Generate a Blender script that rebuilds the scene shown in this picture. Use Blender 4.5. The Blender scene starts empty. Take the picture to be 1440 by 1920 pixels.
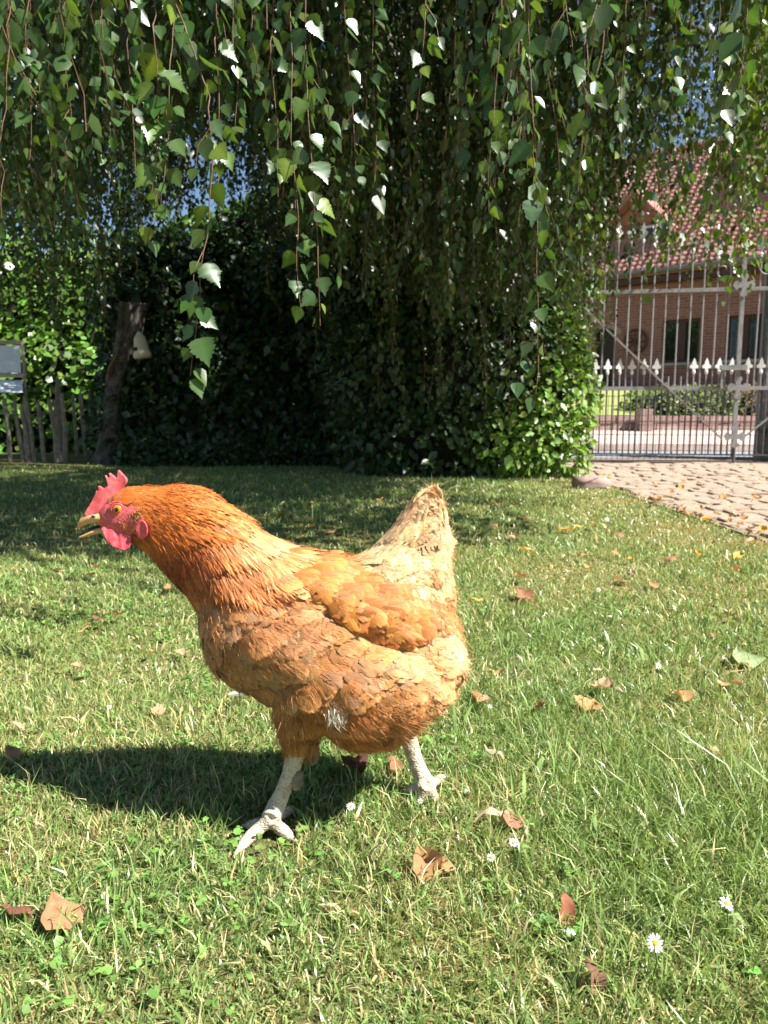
import bpy, bmesh, math, random
import numpy as np
from mathutils import Vector, Matrix, Quaternion
from mathutils.bvhtree import BVHTree

R = math.radians
rng = np.random.default_rng(7)
random.seed(7)
scene = bpy.context.scene
COL = scene.collection

# ------------------------------------------------------------------ camera
CAM_H = 0.55
FPX = 1423.0                       # focal length in photograph pixels (1440 wide)
PITCH = math.atan((960 - 770) / FPX)
cam_data = bpy.data.cameras.new('camera')
cam = bpy.data.objects.new('camera', cam_data)
COL.objects.link(cam)
cam.location = (0, 0, CAM_H)
cam.rotation_euler = (math.pi / 2 - PITCH, 0, 0)
cam_data.sensor_fit = 'HORIZONTAL'
cam_data.sensor_width = 36
cam_data.lens = 36 * FPX / 1440
cam_data.clip_start = 0.02
cam_data.clip_end = 900
cam_data.dof.use_dof = True
cam_data.dof.focus_distance = 0.98
cam_data.dof.aperture_fstop = cam_data.lens / 2.3      # a 2.3 mm wide opening, as in a phone
scene.camera = cam

# ------------------------------------------------------------------ sky and sun
SUN_EL, SUN_AZ = R(50), R(24)      # azimuth: from the right (+X) towards the camera (-Y)
SUN = Vector((math.cos(SUN_EL) * math.cos(SUN_AZ), -math.cos(SUN_EL) * math.sin(SUN_AZ), math.sin(SUN_EL)))
world = bpy.data.worlds.new('World')
scene.world = world
world.use_nodes = True
nt = world.node_tree
sky = nt.nodes.new('ShaderNodeTexSky')
sky.sky_type = 'NISHITA'
sky.sun_disc = False
sky.sun_elevation = SUN_EL
sky.sun_rotation = math.atan2(SUN.x, SUN.y)
sky.air_density = 1.0
sky.dust_density = 0.15
sky.ozone_density = 3.0
nt.links.new(sky.outputs[0], nt.nodes['Background'].inputs[0])
nt.nodes['Background'].inputs[1].default_value = 0.05
sun_data = bpy.data.lights.new('sun', 'SUN')
sun_data.energy = 5.0
sun_data.angle = R(0.55)
sun_data.color = (1.0, 0.965, 0.91)
sun = bpy.data.objects.new('sun', sun_data)
COL.objects.link(sun)
sun.location = SUN * 30
sun.rotation_euler = SUN.to_track_quat('Z', 'Y').to_euler()

vs = scene.view_settings
vs.view_transform = 'Standard'
vs.look = 'None'
vs.gamma = 1.0
vs.exposure = 1.48
vs.use_curve_mapping = False
scene.cycles.max_bounces = 7
scene.cycles.transmission_bounces = 4
scene.cycles.transparent_max_bounces = 16
scene.cycles.use_denoising = True

# ------------------------------------------------------------------ helpers
_FW = np.array([0, math.cos(PITCH), -math.sin(PITCH)])
_UP = np.array([0, math.sin(PITCH), math.cos(PITCH)])


def ray(u, v):
    return np.array([(u - 720) / FPX, 0, 0]) + _FW - _UP * ((v - 960) / FPX)


def P(u, v, Y):
    """point of the photograph at the distance Y"""
    d = ray(u, v)
    return np.array([0, 0, CAM_H]) + d * (Y / d[1])


def G(u, v, z=0.0):
    """point of the photograph on the level z"""
    d = ray(u, v)
    return np.array([0, 0, CAM_H]) + d * ((z - CAM_H) / d[2])


def to_px(p):
    p = np.asarray(p, float) - np.array([0, 0, CAM_H])
    f = p @ _FW
    return 720 + FPX * p[..., 0] / f, 960 - FPX * (p @ _UP) / f


def norm(a):
    a = np.asarray(a, float)
    return a / np.maximum(np.linalg.norm(a, axis=-1, keepdims=True), 1e-9)


def tag(o, label=None, cat=None, group=None, kind=None):
    if label: o['label'] = label
    if cat: o['category'] = cat
    if group: o['group'] = group
    if kind: o['kind'] = kind
    return o


def link(name, me, parent=None, loc=None, rot=None):
    o = bpy.data.objects.new(name, me)
    COL.objects.link(o)
    if parent is not None: o.parent = parent
    if loc is not None: o.location = loc
    if rot is not None: o.rotation_euler = rot
    return o


def empty(name, loc, rot=(0, 0, 0)):
    o = bpy.data.objects.new(name, None)
    o.empty_display_size = 0.1
    COL.objects.link(o)
    o.location = loc
    o.rotation_euler = rot
    return o


def inv(parent_empty):
    """world -> local matrix of a thing's root (unparented, unscaled)"""
    m = Matrix.LocRotScale(parent_empty.location, parent_empty.rotation_euler, None)
    return m.inverted()


def mesh_np(name, V, F, mat, col=None, uv=None, smooth=False):
    """V (n,3), F (m,k) equal-sized faces; col (n,3|4) per vertex; uv (n,2) per vertex"""
    V = np.ascontiguousarray(V, dtype=np.float32)
    F = np.ascontiguousarray(F, dtype=np.int32)
    me = bpy.data.meshes.new(name)
    n, (m, k) = len(V), F.shape
    me.vertices.add(n)
    me.vertices.foreach_set('co', V.ravel())
    me.loops.add(m * k)
    me.loops.foreach_set('vertex_index', F.ravel())
    me.polygons.add(m)
    me.polygons.foreach_set('loop_start', np.arange(0, m * k, k, dtype=np.int32))
    if smooth:
        me.polygons.foreach_set('use_smooth', np.ones(m, dtype=bool))
    if col is not None:
        c = np.ones((n, 4), np.float32)
        c[:, :col.shape[1]] = col
        a = me.attributes.new('Col', 'FLOAT_COLOR', 'POINT')
        a.data.foreach_set('color', c.ravel())
    if uv is not None:
        l = me.uv_layers.new(name='UVMap')
        l.data.foreach_set('uv', np.ascontiguousarray(uv[F.ravel()], dtype=np.float32).ravel())
    me.update(calc_edges=True)
    if mat is not None: me.materials.append(mat)
    return me


def mesh_py(name, V, F, mat, smooth=False):
    me = bpy.data.meshes.new(name)
    me.from_pydata([tuple(v) for v in V], [], [tuple(f) for f in F])
    me.validate()
    if smooth:
        for p in me.polygons: p.use_smooth = True
    me.update()
    if mat is not None: me.materials.append(mat)
    return me


class MB:
    """collects boxes, tubes and lathes; build() links them as one mesh"""
    def __init__(self): self.V, self.F = [], []

    def add(self, V, F):
        n = len(self.V)
        self.V += [tuple(v) for v in V]
        self.F += [tuple(i + n for i in f) for f in F]
        return self

    def box(self, lo, hi):
        x0, y0, z0 = lo; x1, y1, z1 = hi
        V = [(x0, y0, z0), (x1, y0, z0), (x1, y1, z0), (x0, y1, z0), (x0, y0, z1), (x1, y0, z1), (x1, y1, z1), (x0, y1, z1)]
        return self.add(V, [(3, 2, 1, 0), (4, 5, 6, 7), (0, 1, 5, 4), (1, 2, 6, 5), (2, 3, 7, 6), (3, 0, 4, 7)])

    def bar(self, a, b, w, d, up=(0, 0, 1)):
        """rectangular bar from a to b"""
        a, b = Vector(a), Vector(b)
        z = (b - a).normalized()
        x = Vector(up).cross(z)
        if x.length < 1e-4: x = Vector((1, 0, 0)).cross(z)
        x.normalize(); y = z.cross(x)
        V = []
        for p in (a, b):
            for sx, sy in ((-1, -1), (1, -1), (1, 1), (-1, 1)):
                V.append(p + x * sx * w / 2 + y * sy * d / 2)
        return self.add(V, [(3, 2, 1, 0), (4, 5, 6, 7), (0, 1, 5, 4), (1, 2, 6, 5), (2, 3, 7, 6), (3, 0, 4, 7)])

    def tube(self, pts, rad, n=8, cap=True):
        pts = [Vector(p) for p in pts]
        if not hasattr(rad, '__len__'): rad = [rad] * len(pts)
        V, F = [], []
        t0 = (pts[1] - pts[0]).normalized()
        ref = Vector((0, 0, 1)) if abs(t0.z) < 0.9 else Vector((1, 0, 0))
        x = ref.cross(t0).normalized()
        for i, p in enumerate(pts):
            t = (pts[min(i + 1, len(pts) - 1)] - pts[max(i - 1, 0)]).normalized()
            x = (x - t * x.dot(t)).normalized()
            y = t.cross(x)
            for k in range(n):
                a = 2 * math.pi * k / n
                V.append(p + (x * math.cos(a) + y * math.sin(a)) * rad[i])
        for i in range(len(pts) - 1):
            for k in range(n):
                k2 = (k + 1) % n
                F.append((i * n + k, i * n + k2, (i + 1) * n + k2, (i + 1) * n + k))
        if cap:
            F.append(tuple(range(n))[::-1])
            F.append(tuple((len(pts) - 1) * n + k for k in range(n)))
        return self.add(V, F)

    def lathe(self, prof, n=16, c=(0, 0, 0)):
        V, F = [], []
        for r, z in prof:
            for k in range(n):
                a = 2 * math.pi * k / n
                V.append((c[0] + r * math.cos(a), c[1] + r * math.sin(a), c[2] + z))
        m = len(prof)
        for i in range(m - 1):
            for k in range(n):
                k2 = (k + 1) % n
                F.append((i * n + k, i * n + k2, (i + 1) * n + k2, (i + 1) * n + k))
        F.append(tuple(range(n))[::-1]); F.append(tuple((m - 1) * n + k for k in range(n)))
        return self.add(V, F)

    def prism(self, outline, y0, y1):
        """outline of (x, z) points extruded along y"""
        n = len(outline)
        V = [(x, y0, z) for x, z in outline] + [(x, y1, z) for x, z in outline]
        F = [tuple(range(n)), tuple(range(2 * n - 1, n - 1, -1))]
        F += [((i + 1) % n, i, n + i, n + (i + 1) % n) for i in range(n)]
        return self.add(V, F)

    def mesh(self, name, mat, smooth=False):
        me = mesh_py(name, self.V, self.F, mat, smooth)
        bm = bmesh.new(); bm.from_mesh(me)
        bmesh.ops.recalc_face_normals(bm, faces=bm.faces)
        bm.to_mesh(me); bm.free()
        return me

    def build(self, name, mat, parent=None, smooth=False, loc=None, rot=None):
        return link(name, self.mesh(name, mat, smooth), parent, loc, rot)


def bake(o, *mods):
    """apply modifiers [(type, {settings})] to o's mesh without operators"""
    for t, s in mods:
        m = o.modifiers.new(t, t)
        for k, v in s.items(): setattr(m, k, v)
    dg = bpy.context.evaluated_depsgraph_get()
    me = bpy.data.meshes.new_from_object(o.evaluated_get(dg))
    old = o.data
    o.modifiers.clear()
    o.data = me
    me.name = old.name
    return o


def cards(C, D, N, T, TF, S, col, uvT=None, tcol=None):
    """place template T (v,3: x width, y length, z normal) at C along D facing N, scaled S (n,) or (n,3)"""
    C, D, N = (np.asarray(a, float) for a in (C, D, N))
    y = norm(D)
    x = norm(np.cross(y, N))
    z = np.cross(x, y)
    S = np.asarray(S, float)
    if S.ndim == 1: S = np.repeat(S[:, None], 3, 1)
    T = np.asarray(T, float)
    n, v = len(C), T.shape[-2]
    Tl = T[None] if T.ndim == 2 else T
    L = Tl * S[:, None, :]
    V = C[:, None] + L[..., 0:1] * x[:, None] + L[..., 1:2] * y[:, None] + L[..., 2:3] * z[:, None]
    TF = np.asarray(TF)
    F = (TF[None] + (np.arange(n) * v)[:, None, None]).reshape(-1, TF.shape[1])
    c = np.repeat(np.asarray(col, float), v, 0)
    if tcol is not None: c = c * np.tile(np.asarray(tcol), n)[:, None]
    uv = None if uvT is None else np.tile(np.asarray(uvT, float), (n, 1))
    return V.reshape(-1, 3), F, c, uv


def rand_dir(n):
    a = rng.normal(size=(n, 3))
    return norm(a)


def jitter(base, n, amt=0.25, hue=0.1):
    base = np.asarray(base, float)
    k = np.exp(rng.normal(size=(n, 1)) * amt)
    h = np.exp(rng.normal(size=(n, 3)) * hue)
    return np.clip(base * k * h, 0, 0.95)


# ------------------------------------------------------------------ materials
def newmat(name):
    m = bpy.data.materials.new(name)
    m.use_nodes = True
    t = m.node_tree
    for n in list(t.nodes): t.nodes.remove(n)
    out = t.nodes.new('ShaderNodeOutputMaterial')
    bs = t.nodes.new('ShaderNodeBsdfPrincipled')
    t.links.new(bs.outputs[0], out.inputs[0])
    return m, t, bs, out


def noise(t, scale, detail=4, rough=0.6, coord='Object', vec=None):
    n = t.nodes.new('ShaderNodeTexNoise')
    n.inputs['Scale'].default_value = scale
    n.inputs['Detail'].default_value = detail
    n.inputs['Roughness'].default_value = rough
    if vec is None:
        c = t.nodes.new('ShaderNodeTexCoord')
        vec = c.outputs[coord]
    t.links.new(vec, n.inputs['Vector'])
    return n


def ramp(t, src, stops):
    r = t.nodes.new('ShaderNodeValToRGB')
    e = r.color_ramp.elements
    while len(e) < len(stops): e.new(0.5)
    for el, (p, c) in zip(e, stops):
        el.position = p
        el.color = (*c, 1) if len(c) == 3 else c
    t.links.new(src, r.inputs[0])
    return r


def bump(t, src, bs, strength=0.5, dist=0.01):
    b = t.nodes.new('ShaderNodeBump')
    b.inputs['Strength'].default_value = strength
    b.inputs['Distance'].default_value = dist
    t.links.new(src, b.inputs['Height'])
    t.links.new(b.outputs[0], bs.inputs['Normal'])
    return b


def mat_noise(name, c1, c2, scale, rough=0.8, metal=0.0, bstr=0.4, bdist=0.005, c3=None, detail=6, coord='Object', spec=0.4):
    m, t, bs, out = newmat(name)
    n = noise(t, scale, detail, coord=coord)
    st = [(0.3, c1), (0.7, c2)] if c3 is None else [(0.3, c1), (0.55, c2), (0.72, c3)]
    r = ramp(t, n.outputs['Fac'], st)
    t.links.new(r.outputs[0], bs.inputs['Base Color'])
    bs.inputs['Roughness'].default_value = rough
    bs.inputs['Metallic'].default_value = metal
    bs.inputs['Specular IOR Level'].default_value = spec
    n2 = noise(t, scale * 4, 5, coord=coord)
    if bstr: bump(t, n2.outputs['Fac'], bs, bstr, bdist)
    return m


def mat_leaf(name, rough=0.4, trans=0.4, spec=0.5, tint=(1.5, 1.45, 0.55), veins=0.0):
    """vertex colour, gloss on the surface, light passing through"""
    m, t, bs, out = newmat(name)
    a = t.nodes.new('ShaderNodeAttribute'); a.attribute_name = 'Col'
    col = a.outputs['Color']
    t.links.new(col, bs.inputs['Base Color'])
    bs.inputs['Roughness'].default_value = rough
    bs.inputs['Specular IOR Level'].default_value = spec
    tr = t.nodes.new('ShaderNodeBsdfTranslucent')
    mul = t.nodes.new('ShaderNodeMix'); mul.data_type = 'RGBA'; mul.blend_type = 'MULTIPLY'
    mul.inputs[0].default_value = 1
    t.links.new(col, mul.inputs[6]); mul.inputs[7].default_value = (*tint, 1)
    t.links.new(mul.outputs[2], tr.inputs['Color'])
    mx = t.nodes.new('ShaderNodeMixShader')
    mx.inputs[0].default_value = trans
    t.links.new(bs.outputs[0], mx.inputs[1]); t.links.new(tr.outputs[0], mx.inputs[2])
    t.links.new(mx.outputs[0], out.inputs[0])
    if veins:
        n = noise(t, veins, 4)
        bump(t, n.outputs['Fac'], bs, 0.5, 0.002)
    return m


def mat_flat(name, c, rough=0.6, metal=0.0, spec=0.4):
    return mat_noise(name, tuple(x * 0.85 for x in c), tuple(min(1, x * 1.12) for x in c), 30, rough, metal, 0.15, 0.001, spec=spec)


M = {}
M['birch'] = mat_leaf('birch_leaf', 0.33, 0.36, 0.6)
M['ivy'] = mat_leaf('ivy_leaf', 0.38, 0.25, 0.5)
M['hedge'] = mat_leaf('hedge_leaf', 0.35, 0.3, 0.5)
M['matte_leaf'] = mat_leaf('matte_leaf', 0.65, 0.3, 0.25)
M['grass'] = mat_leaf('grass_blade', 0.34, 0.3, 0.6, (1.25, 1.3, 0.7))
M['dryleaf'] = mat_leaf('dry_leaf', 0.6, 0.25, 0.3, (1.3, 1.0, 0.6), veins=60)
M['petal'] = mat_leaf('petal', 0.5, 0.3, 0.3, (1, 1, 1))
M['twig'] = mat_noise('twig_bark', (0.10, 0.045, 0.025), (0.20, 0.10, 0.05), 40, 0.6)
M['bark'] = mat_noise('old_bark', (0.025, 0.020, 0.017), (0.15, 0.128, 0.112), 14, 0.9, bstr=1.0, bdist=0.03, c3=(0.22, 0.19, 0.17))
M['core'] = mat_noise('dark_inner_fill', (0.006, 0.008, 0.004), (0.02, 0.022, 0.01), 12, 0.9, bstr=0.8, bdist=0.03)  # near-black, so the shaded inside of the foliage is in the colour
M['iron'] = mat_noise('weathered_iron', (0.16, 0.155, 0.15), (0.30, 0.29, 0.28), 9, 0.55, 0.25, c3=(0.20, 0.10, 0.055))
M['iron_dark'] = mat_noise('dark_iron', (0.05, 0.05, 0.05), (0.11, 0.105, 0.10), 12, 0.5, 0.3, c3=(0.16, 0.07, 0.035))
M['white_metal'] = mat_noise('white_painted_iron', (0.62, 0.61, 0.57), (0.86, 0.85, 0.80), 30, 0.5)
M['wire'] = mat_flat('galvanised_wire', (0.16, 0.165, 0.17), 0.45, 0.5)
M['wood_grey'] = mat_noise('weathered_wood', (0.15, 0.12, 0.092), (0.36, 0.30, 0.23), 18, 0.85, bstr=0.7, bdist=0.006)
M['wood_pale'] = mat_noise('pale_wood', (0.32, 0.25, 0.18), (0.5, 0.42, 0.32), 20, 0.7)
M['canvas'] = mat_noise('white_canvas', (0.74, 0.76, 0.78), (0.86, 0.87, 0.88), 40, 0.8)
M['cream'] = mat_noise('cream_ceramic', (0.62, 0.54, 0.38), (0.76, 0.68, 0.52), 12, 0.5)
M['black'] = mat_flat('black_hole', (0.01, 0.01, 0.01), 0.8)
M['concrete'] = mat_noise('concrete', (0.22, 0.21, 0.20), (0.36, 0.35, 0.33), 14, 0.9, bstr=0.5)
M['stone'] = mat_noise('cobble_stone', (0.21, 0.15, 0.105), (0.35, 0.265, 0.195), 7, 0.85, bstr=0.8, bdist=0.006, c3=(0.42, 0.34, 0.265), coord='Generated')
M['tile'] = mat_noise('clay_tile', (0.26, 0.10, 0.07), (0.40, 0.18, 0.13), 3, 0.75, bstr=0.3)
M['asphalt'] = mat_noise('asphalt', (0.20, 0.21, 0.225), (0.27, 0.28, 0.30), 30, 0.85)
M['paver'] = mat_noise('pink_pavers', (0.42, 0.31, 0.26), (0.55, 0.43, 0.37), 6, 0.85)
M['wall_stone'] = mat_noise('pink_wall_stone', (0.24, 0.15, 0.13), (0.40, 0.27, 0.23), 8, 0.85, bstr=0.7)
M['lead'] = mat_flat('zinc_gutter', (0.12, 0.11, 0.105), 0.5, 0.4)
M['frame'] = mat_flat('brown_frame', (0.06, 0.022, 0.014), 0.5)
M['door'] = mat_flat('dark_door', (0.025, 0.012, 0.01), 0.5)
M['white_trim'] = mat_flat('white_trim', (0.7, 0.7, 0.68), 0.6)

gm, t, bs, out = newmat('window_glass')
bs.inputs['Base Color'].default_value = (0.012, 0.016, 0.014, 1)
bs.inputs['Roughness'].default_value = 0.03
bs.inputs['Specular IOR Level'].default_value = 0.7
M['glass'] = gm

# soil and thatch under the grass, drier in patches
m, t, bs, out = newmat('lawn_soil')
n1 = noise(t, 90, 8, 0.7); n2 = noise(t, 2.0, 4)
r1 = ramp(t, n1.outputs['Fac'], [(0.3, (0.05, 0.043, 0.018)), (0.5, (0.115, 0.12, 0.04)), (0.7, (0.26, 0.23, 0.09))])
r2 = ramp(t, n2.outputs['Fac'], [(0.42, (0.75, 0.95, 0.6)), (0.62, (1.5, 1.15, 0.85))])
mul = t.nodes.new('ShaderNodeMix'); mul.data_type = 'RGBA'; mul.blend_type = 'MULTIPLY'; mul.inputs[0].default_value = 1
t.links.new(r1.outputs[0], mul.inputs[6]); t.links.new(r2.outputs[0], mul.inputs[7])
t.links.new(mul.outputs[2], bs.inputs['Base Color'])
bs.inputs['Roughness'].default_value = 0.95
bump(t, n1.outputs['Fac'], bs, 1.0, 0.01)
M['soil'] = m

# sandy bed between the stones
M['sand'] = mat_noise('sandy_joints', (0.17, 0.12, 0.08), (0.29, 0.22, 0.155), 60, 0.95, bstr=0.8, bdist=0.006, coord='Object')
M['far_grass'] = mat_noise('far_lawn', (0.20, 0.24, 0.06), (0.33, 0.34, 0.11), 9, 0.9, bstr=0.6, bdist=0.03)

# brick wall
m, t, bs, out = newmat('brick_wall')
tc = t.nodes.new('ShaderNodeTexCoord')
mp = t.nodes.new('ShaderNodeMapping'); mp.inputs['Rotation'].default_value = (R(90), 0, 0)
bk = t.nodes.new('ShaderNodeTexBrick')
t.links.new(tc.outputs['Object'], mp.inputs['Vector']); t.links.new(mp.outputs[0], bk.inputs['Vector'])
bk.inputs['Color1'].default_value = (0.20, 0.066, 0.060, 1)
bk.inputs['Color2'].default_value = (0.27, 0.098, 0.088, 1)
bk.inputs['Mortar'].default_value = (0.24, 0.17, 0.15, 1)
bk.inputs['Scale'].default_value = 1.0
bk.inputs['Mortar Size'].default_value = 0.010
bk.inputs['Brick Width'].default_value = 0.22
bk.inputs['Row Height'].default_value = 0.075
t.links.new(bk.outputs['Color'], bs.inputs['Base Color'])
bs.inputs['Roughness'].default_value = 0.9
b = bump(t, bk.outputs['Fac'], bs, 0.5, 0.01); b.invert = True
M['brick'] = m

# ================================================================== the setting
def sheet(name, pts, mat, sub=0):
    me = mesh_py(name, pts, [tuple(range(len(pts)))], mat)
    return tag(link(name, me), kind='structure')

sheet('lawn', [(-200, -60, 0), (200, -60, 0), (200, 320, 0), (-200, 320, 0)], M['soil'])
PX0 = 1.62                                     # left edge of the cobbled drive
path = sheet('cobbled_drive', [(PX0, 1.2, 0.006), (6.5, 1.2, 0.006), (6.5, 8.75, 0.006), (PX0 - 0.05, 8.75, 0.006)], M['sand'])
sheet('street', [(-2, 8.75, 0.012), (60, 8.75, 0.012), (60, 10.1, 0.012), (-2, 10.1, 0.012)], M['asphalt'])
pv = mesh_py('pavement', [(-2, 10.1, 0.10), (60, 10.1, 0.10), (60, 12.75, 0.225), (-2, 12.75, 0.225),
                          (-2, 10.1, 0.0), (60, 10.1, 0.0)], [(0, 1, 2, 3), (4, 5, 1, 0)], M['paver'])
tag(link('pavement', pv), kind='structure')
hl = mesh_py('house_lawn', [(-2, 12.9, 0.43), (60, 12.9, 0.43), (60, 19.0, 1.05), (-2, 19.0, 1.05), (60, 60, 1.05), (-2, 60, 1.05)],
             [(0, 1, 2, 3), (3, 2, 4, 5)], M['far_grass'])
tag(link('house_lawn', hl), kind='structure')

# --- cobbles of the drive: each one an uneven worn stone
def cobble_mesh(i):
    bm = bmesh.new()
    bmesh.ops.create_cube(bm, size=1.0)
    for v in bm.verts:
        v.co.x += random.uniform(-.07, .07); v.co.y += random.uniform(-.09, .09)
        if v.co.z > 0: v.co.x *= 0.90; v.co.y *= 0.88; v.co.z += random.uniform(-.12, .05)
    bmesh.ops.bevel(bm, geom=[e for e in bm.edges if max(a.co.z for a in e.verts) > 0], offset=0.08, segments=2, affect='EDGES', profile=0.6)
    me = bpy.data.meshes.new('stone'); bm.to_mesh(me); bm.free()
    for p in me.polygons: p.use_smooth = True
    me.materials.append(M['stone'])
    return me
cob = [cobble_mesh(i) for i in range(9)]
y = 2.75; ncob = 0
while y < 7.75:
    row = random.uniform(0.13, 0.17)
    x = PX0 + 0.02 + random.uniform(-.04, .04)
    while x < min(0.53 * y + 0.25, 5.0) and ncob < 300:
        w = random.uniform(0.13, 0.23)
        o = link('stone', cob[random.randrange(9)], path, (x + w / 2, y + row / 2 + random.uniform(-.012, .012), -0.004 + random.uniform(-.004, .006)),
                 (random.uniform(-.05, .05), random.uniform(-.05, .05), random.uniform(-.07, .07) + math.pi * random.randrange(2)))
        o.scale = (w - .009, row - .009, 0.046)
        x += w; ncob += 1
    y += row
# kerb stone at the corner of the lawn
mb = MB(); mb.box((-.115, -.06, -.02), (.115, .06, .075))
ks = mb.mesh('edging_stone', M['wall_stone'])
bm = bmesh.new(); bm.from_mesh(ks)
bmesh.ops.subdivide_edges(bm, edges=bm.edges[:], cuts=2, use_grid_fill=True)
for v in bm.verts: v.co += Vector((random.uniform(-.012, .012), random.uniform(-.012, .012), random.uniform(-.012, .012)))
bm.to_mesh(ks); bm.free()
for p in ks.polygons: p.use_smooth = True
tag(link('edging_stone', ks, None, G(1107, 916), (0, .05, -.1)), 'low grey edging stone at the far corner of the lawn beside the drive', 'stone')

# ================================================================== the house across the street
HA = Vector((5.7, 21.0, 1.05))
e1 = Vector((0.781, -0.625, 0)).normalized()
hang = math.atan2(e1.y, e1.x)
house = tag(empty('brick_house', HA, (0, 0, hang)), 'red brick house with clay tile roof and dark windows across the street', 'house')
# local frame: x along the front, y = into the house, z up; eaves at EZ
EZ, S0, S1, DEP = 3.05, -4.0, 9.0, 8.4
mb = MB()
def wall_open(mb, x0, x1, z0, z1, holes, th=0.3):
    xs = sorted({x0, x1, *[h[0] for h in holes], *[h[1] for h in holes]})
    zs = sorted({z0, z1, *[h[2] for h in holes], *[h[3] for h in holes]})
    for i in range(len(xs) - 1):
        for j in range(len(zs) - 1):
            cx, cz = (xs[i] + xs[i + 1]) / 2, (zs[j] + zs[j + 1]) / 2
            if any(h[0] < cx < h[1] and h[2] < cz < h[3] for h in holes): continue
            mb.box((xs[i], 0, zs[j]), (xs[i + 1], th, zs[j + 1]))
def hx(u, off=0.0):
    """local x on the front wall for a pixel column"""
    d = ray(u, 700); 
    # intersect with the plane through HA spanned by e1 and z
    n = Vector((-e1.y, e1.x, 0))
    k = (HA.dot(n)) / (d[0] * n.x + d[1] * n.y)
    p = Vector((d[0] * k, d[1] * k, 0))
    return (p - Vector((HA.x, HA.y, 0))).dot(e1) + off
def hz(u, v):
    d = ray(u, v); n = Vector((-e1.y, e1.x, 0))
    k = HA.dot(n) / (d[0] * n.x + d[1] * n.y)
    return CAM_H + d[2] * k - HA.z
W1 = (hx(1238), hx(1308), hz(1270, 680), hz(1270, 598))
W2 = (hx(1356), hx(1424), hz(1390, 674), hz(1390, 590))
W3 = (W2[1] + 1.4, W2[1] + 2.6, W2[2], W2[3])
D1 = (hx(1112), hx(1152), 0.0, hz(1130, 612))
wall_open(mb, S0, S1, -0.3, EZ, [W1, W2, W3, D1])
mb.box((S0, 0.3, -0.3), (S0 + .3, DEP, EZ)); mb.box((S1 - .3, 0.3, -0.3), (S1, DEP, EZ)); mb.box((S0 + .3, DEP - .3, -0.3), (S1 - .3, DEP, EZ))
mb.build('wall', M['brick'], house)
for w in (W1, W2, W3):
    win = MB()
    f = 0.075
    win.box((w[0], .10, w[2]), (w[0] + f, .17, w[3])); win.box((w[1] - f, .10, w[2]), (w[1], .17, w[3]))
    win.box((w[0] + f, .10, w[2]), (w[1] - f, .17, w[2] + f)); win.box((w[0] + f, .10, w[3] - f), (w[1] - f, .17, w[3]))
    mid = (w[0] + w[1]) / 2
    win.box((mid - .09, .095, w[2] + f), (mid + .09, .175, w[3] - f))
    wo = win.build('window', M['frame'], house)
    for a, b2 in ((w[0] + f, mid - .09), (mid + .09, w[1] - f)):
        MB().box((a, .13, w[2] + f), (b2, .14, w[3] - f)).build('pane', M['glass'], wo)
    MB().box((w[0] - .08, -.07, w[2] - .07), (w[1] + .08, .10, w[2] - .002)).build('sill', M['concrete'], wo)
dr = MB().box((D1[0], .15, 0), (D1[1], .22, D1[3])).build('door', M['door'], house)
mb = MB()
for k in range(9):                      # arched brick surround
    a0, a1 = math.pi * k / 9, math.pi * (k + 1) / 9
    c, r0, r1 = (D1[0] + D1[1]) / 2, (D1[1] - D1[0]) / 2, (D1[1] - D1[0]) / 2 + .18
    q = [(c + r * math.cos(a), D1[3] - .22 + r * .55 * math.sin(a)) for a, r in ((a0, r0), (a0, r1), (a1, r1), (a1, r0))]
    mb.prism(q, -0.03, 0.0)
mb.build('arch', M['wall_stone'], dr)
# wagon wheel on the wall
wh = MB()
wc = (hx(1190), -.06, hz(1190, 642)); wr = 0.30
ring = [(wc[0] + wr * math.cos(a), wc[1], wc[2] + wr * math.sin(a)) for a in np.linspace(0, 2 * math.pi, 25)]
wh.tube(ring, .028, 6, False)
for k in range(8):
    a = k * math.pi / 4
    wh.tube([wc, (wc[0] + wr * math.cos(a), wc[1], wc[2] + wr * math.sin(a))], .018, 5)
wh.lathe([(.05, -.03), (.05, .03)], 8, wc)
wheel = wh.build('wagon_wheel', M['frame'], None)
wheel.location = HA; wheel.rotation_euler = (0, 0, hang)
tag(wheel, 'dark wooden wagon wheel hung on the brick house wall', 'wheel')

# roof: two slopes, each tile its own piece on the visible slope
RP = R(45); OV = 0.45; RL = 5.6
def roofpt(s, tt, h=0.0):
    """s along the eaves, tt up the slope, h above it"""
    return Vector((s, -OV + tt * math.cos(RP) - h * math.sin(RP), EZ - 0.05 + tt * math.sin(RP) + h * math.cos(RP)))
mb = MB()
a, b2, c, d = roofpt(S0 - .4, 0), roofpt(S1 + .4, 0), roofpt(S1 + .4, RL), roofpt(S0 - .4, RL)
back0, back1 = Vector((S0 - .4, 2 * d.y + OV, EZ - .05)), Vector((S1 + .4, 2 * d.y + OV, EZ - .05))
th = Vector((0, 0, -.14))
mb.add([a, b2, c, d, a + th, b2 + th, c + th, d + th], [(0, 1, 2, 3), (4, 7, 6, 5), (0, 4, 5, 1), (0, 3, 7, 4), (1, 5, 6, 2)])
mb.add([d, c, back1, back0], [(0, 1, 2, 3)])
for s in (S0, S1):
    mb.add([(s, 0, EZ), (s, DEP, EZ), (s, DEP / 2, EZ + 3.6)], [(0, 1, 2)])
roof = mb.build('roof', M['tile'], house)
TW, TL = 0.175, 0.185
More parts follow.
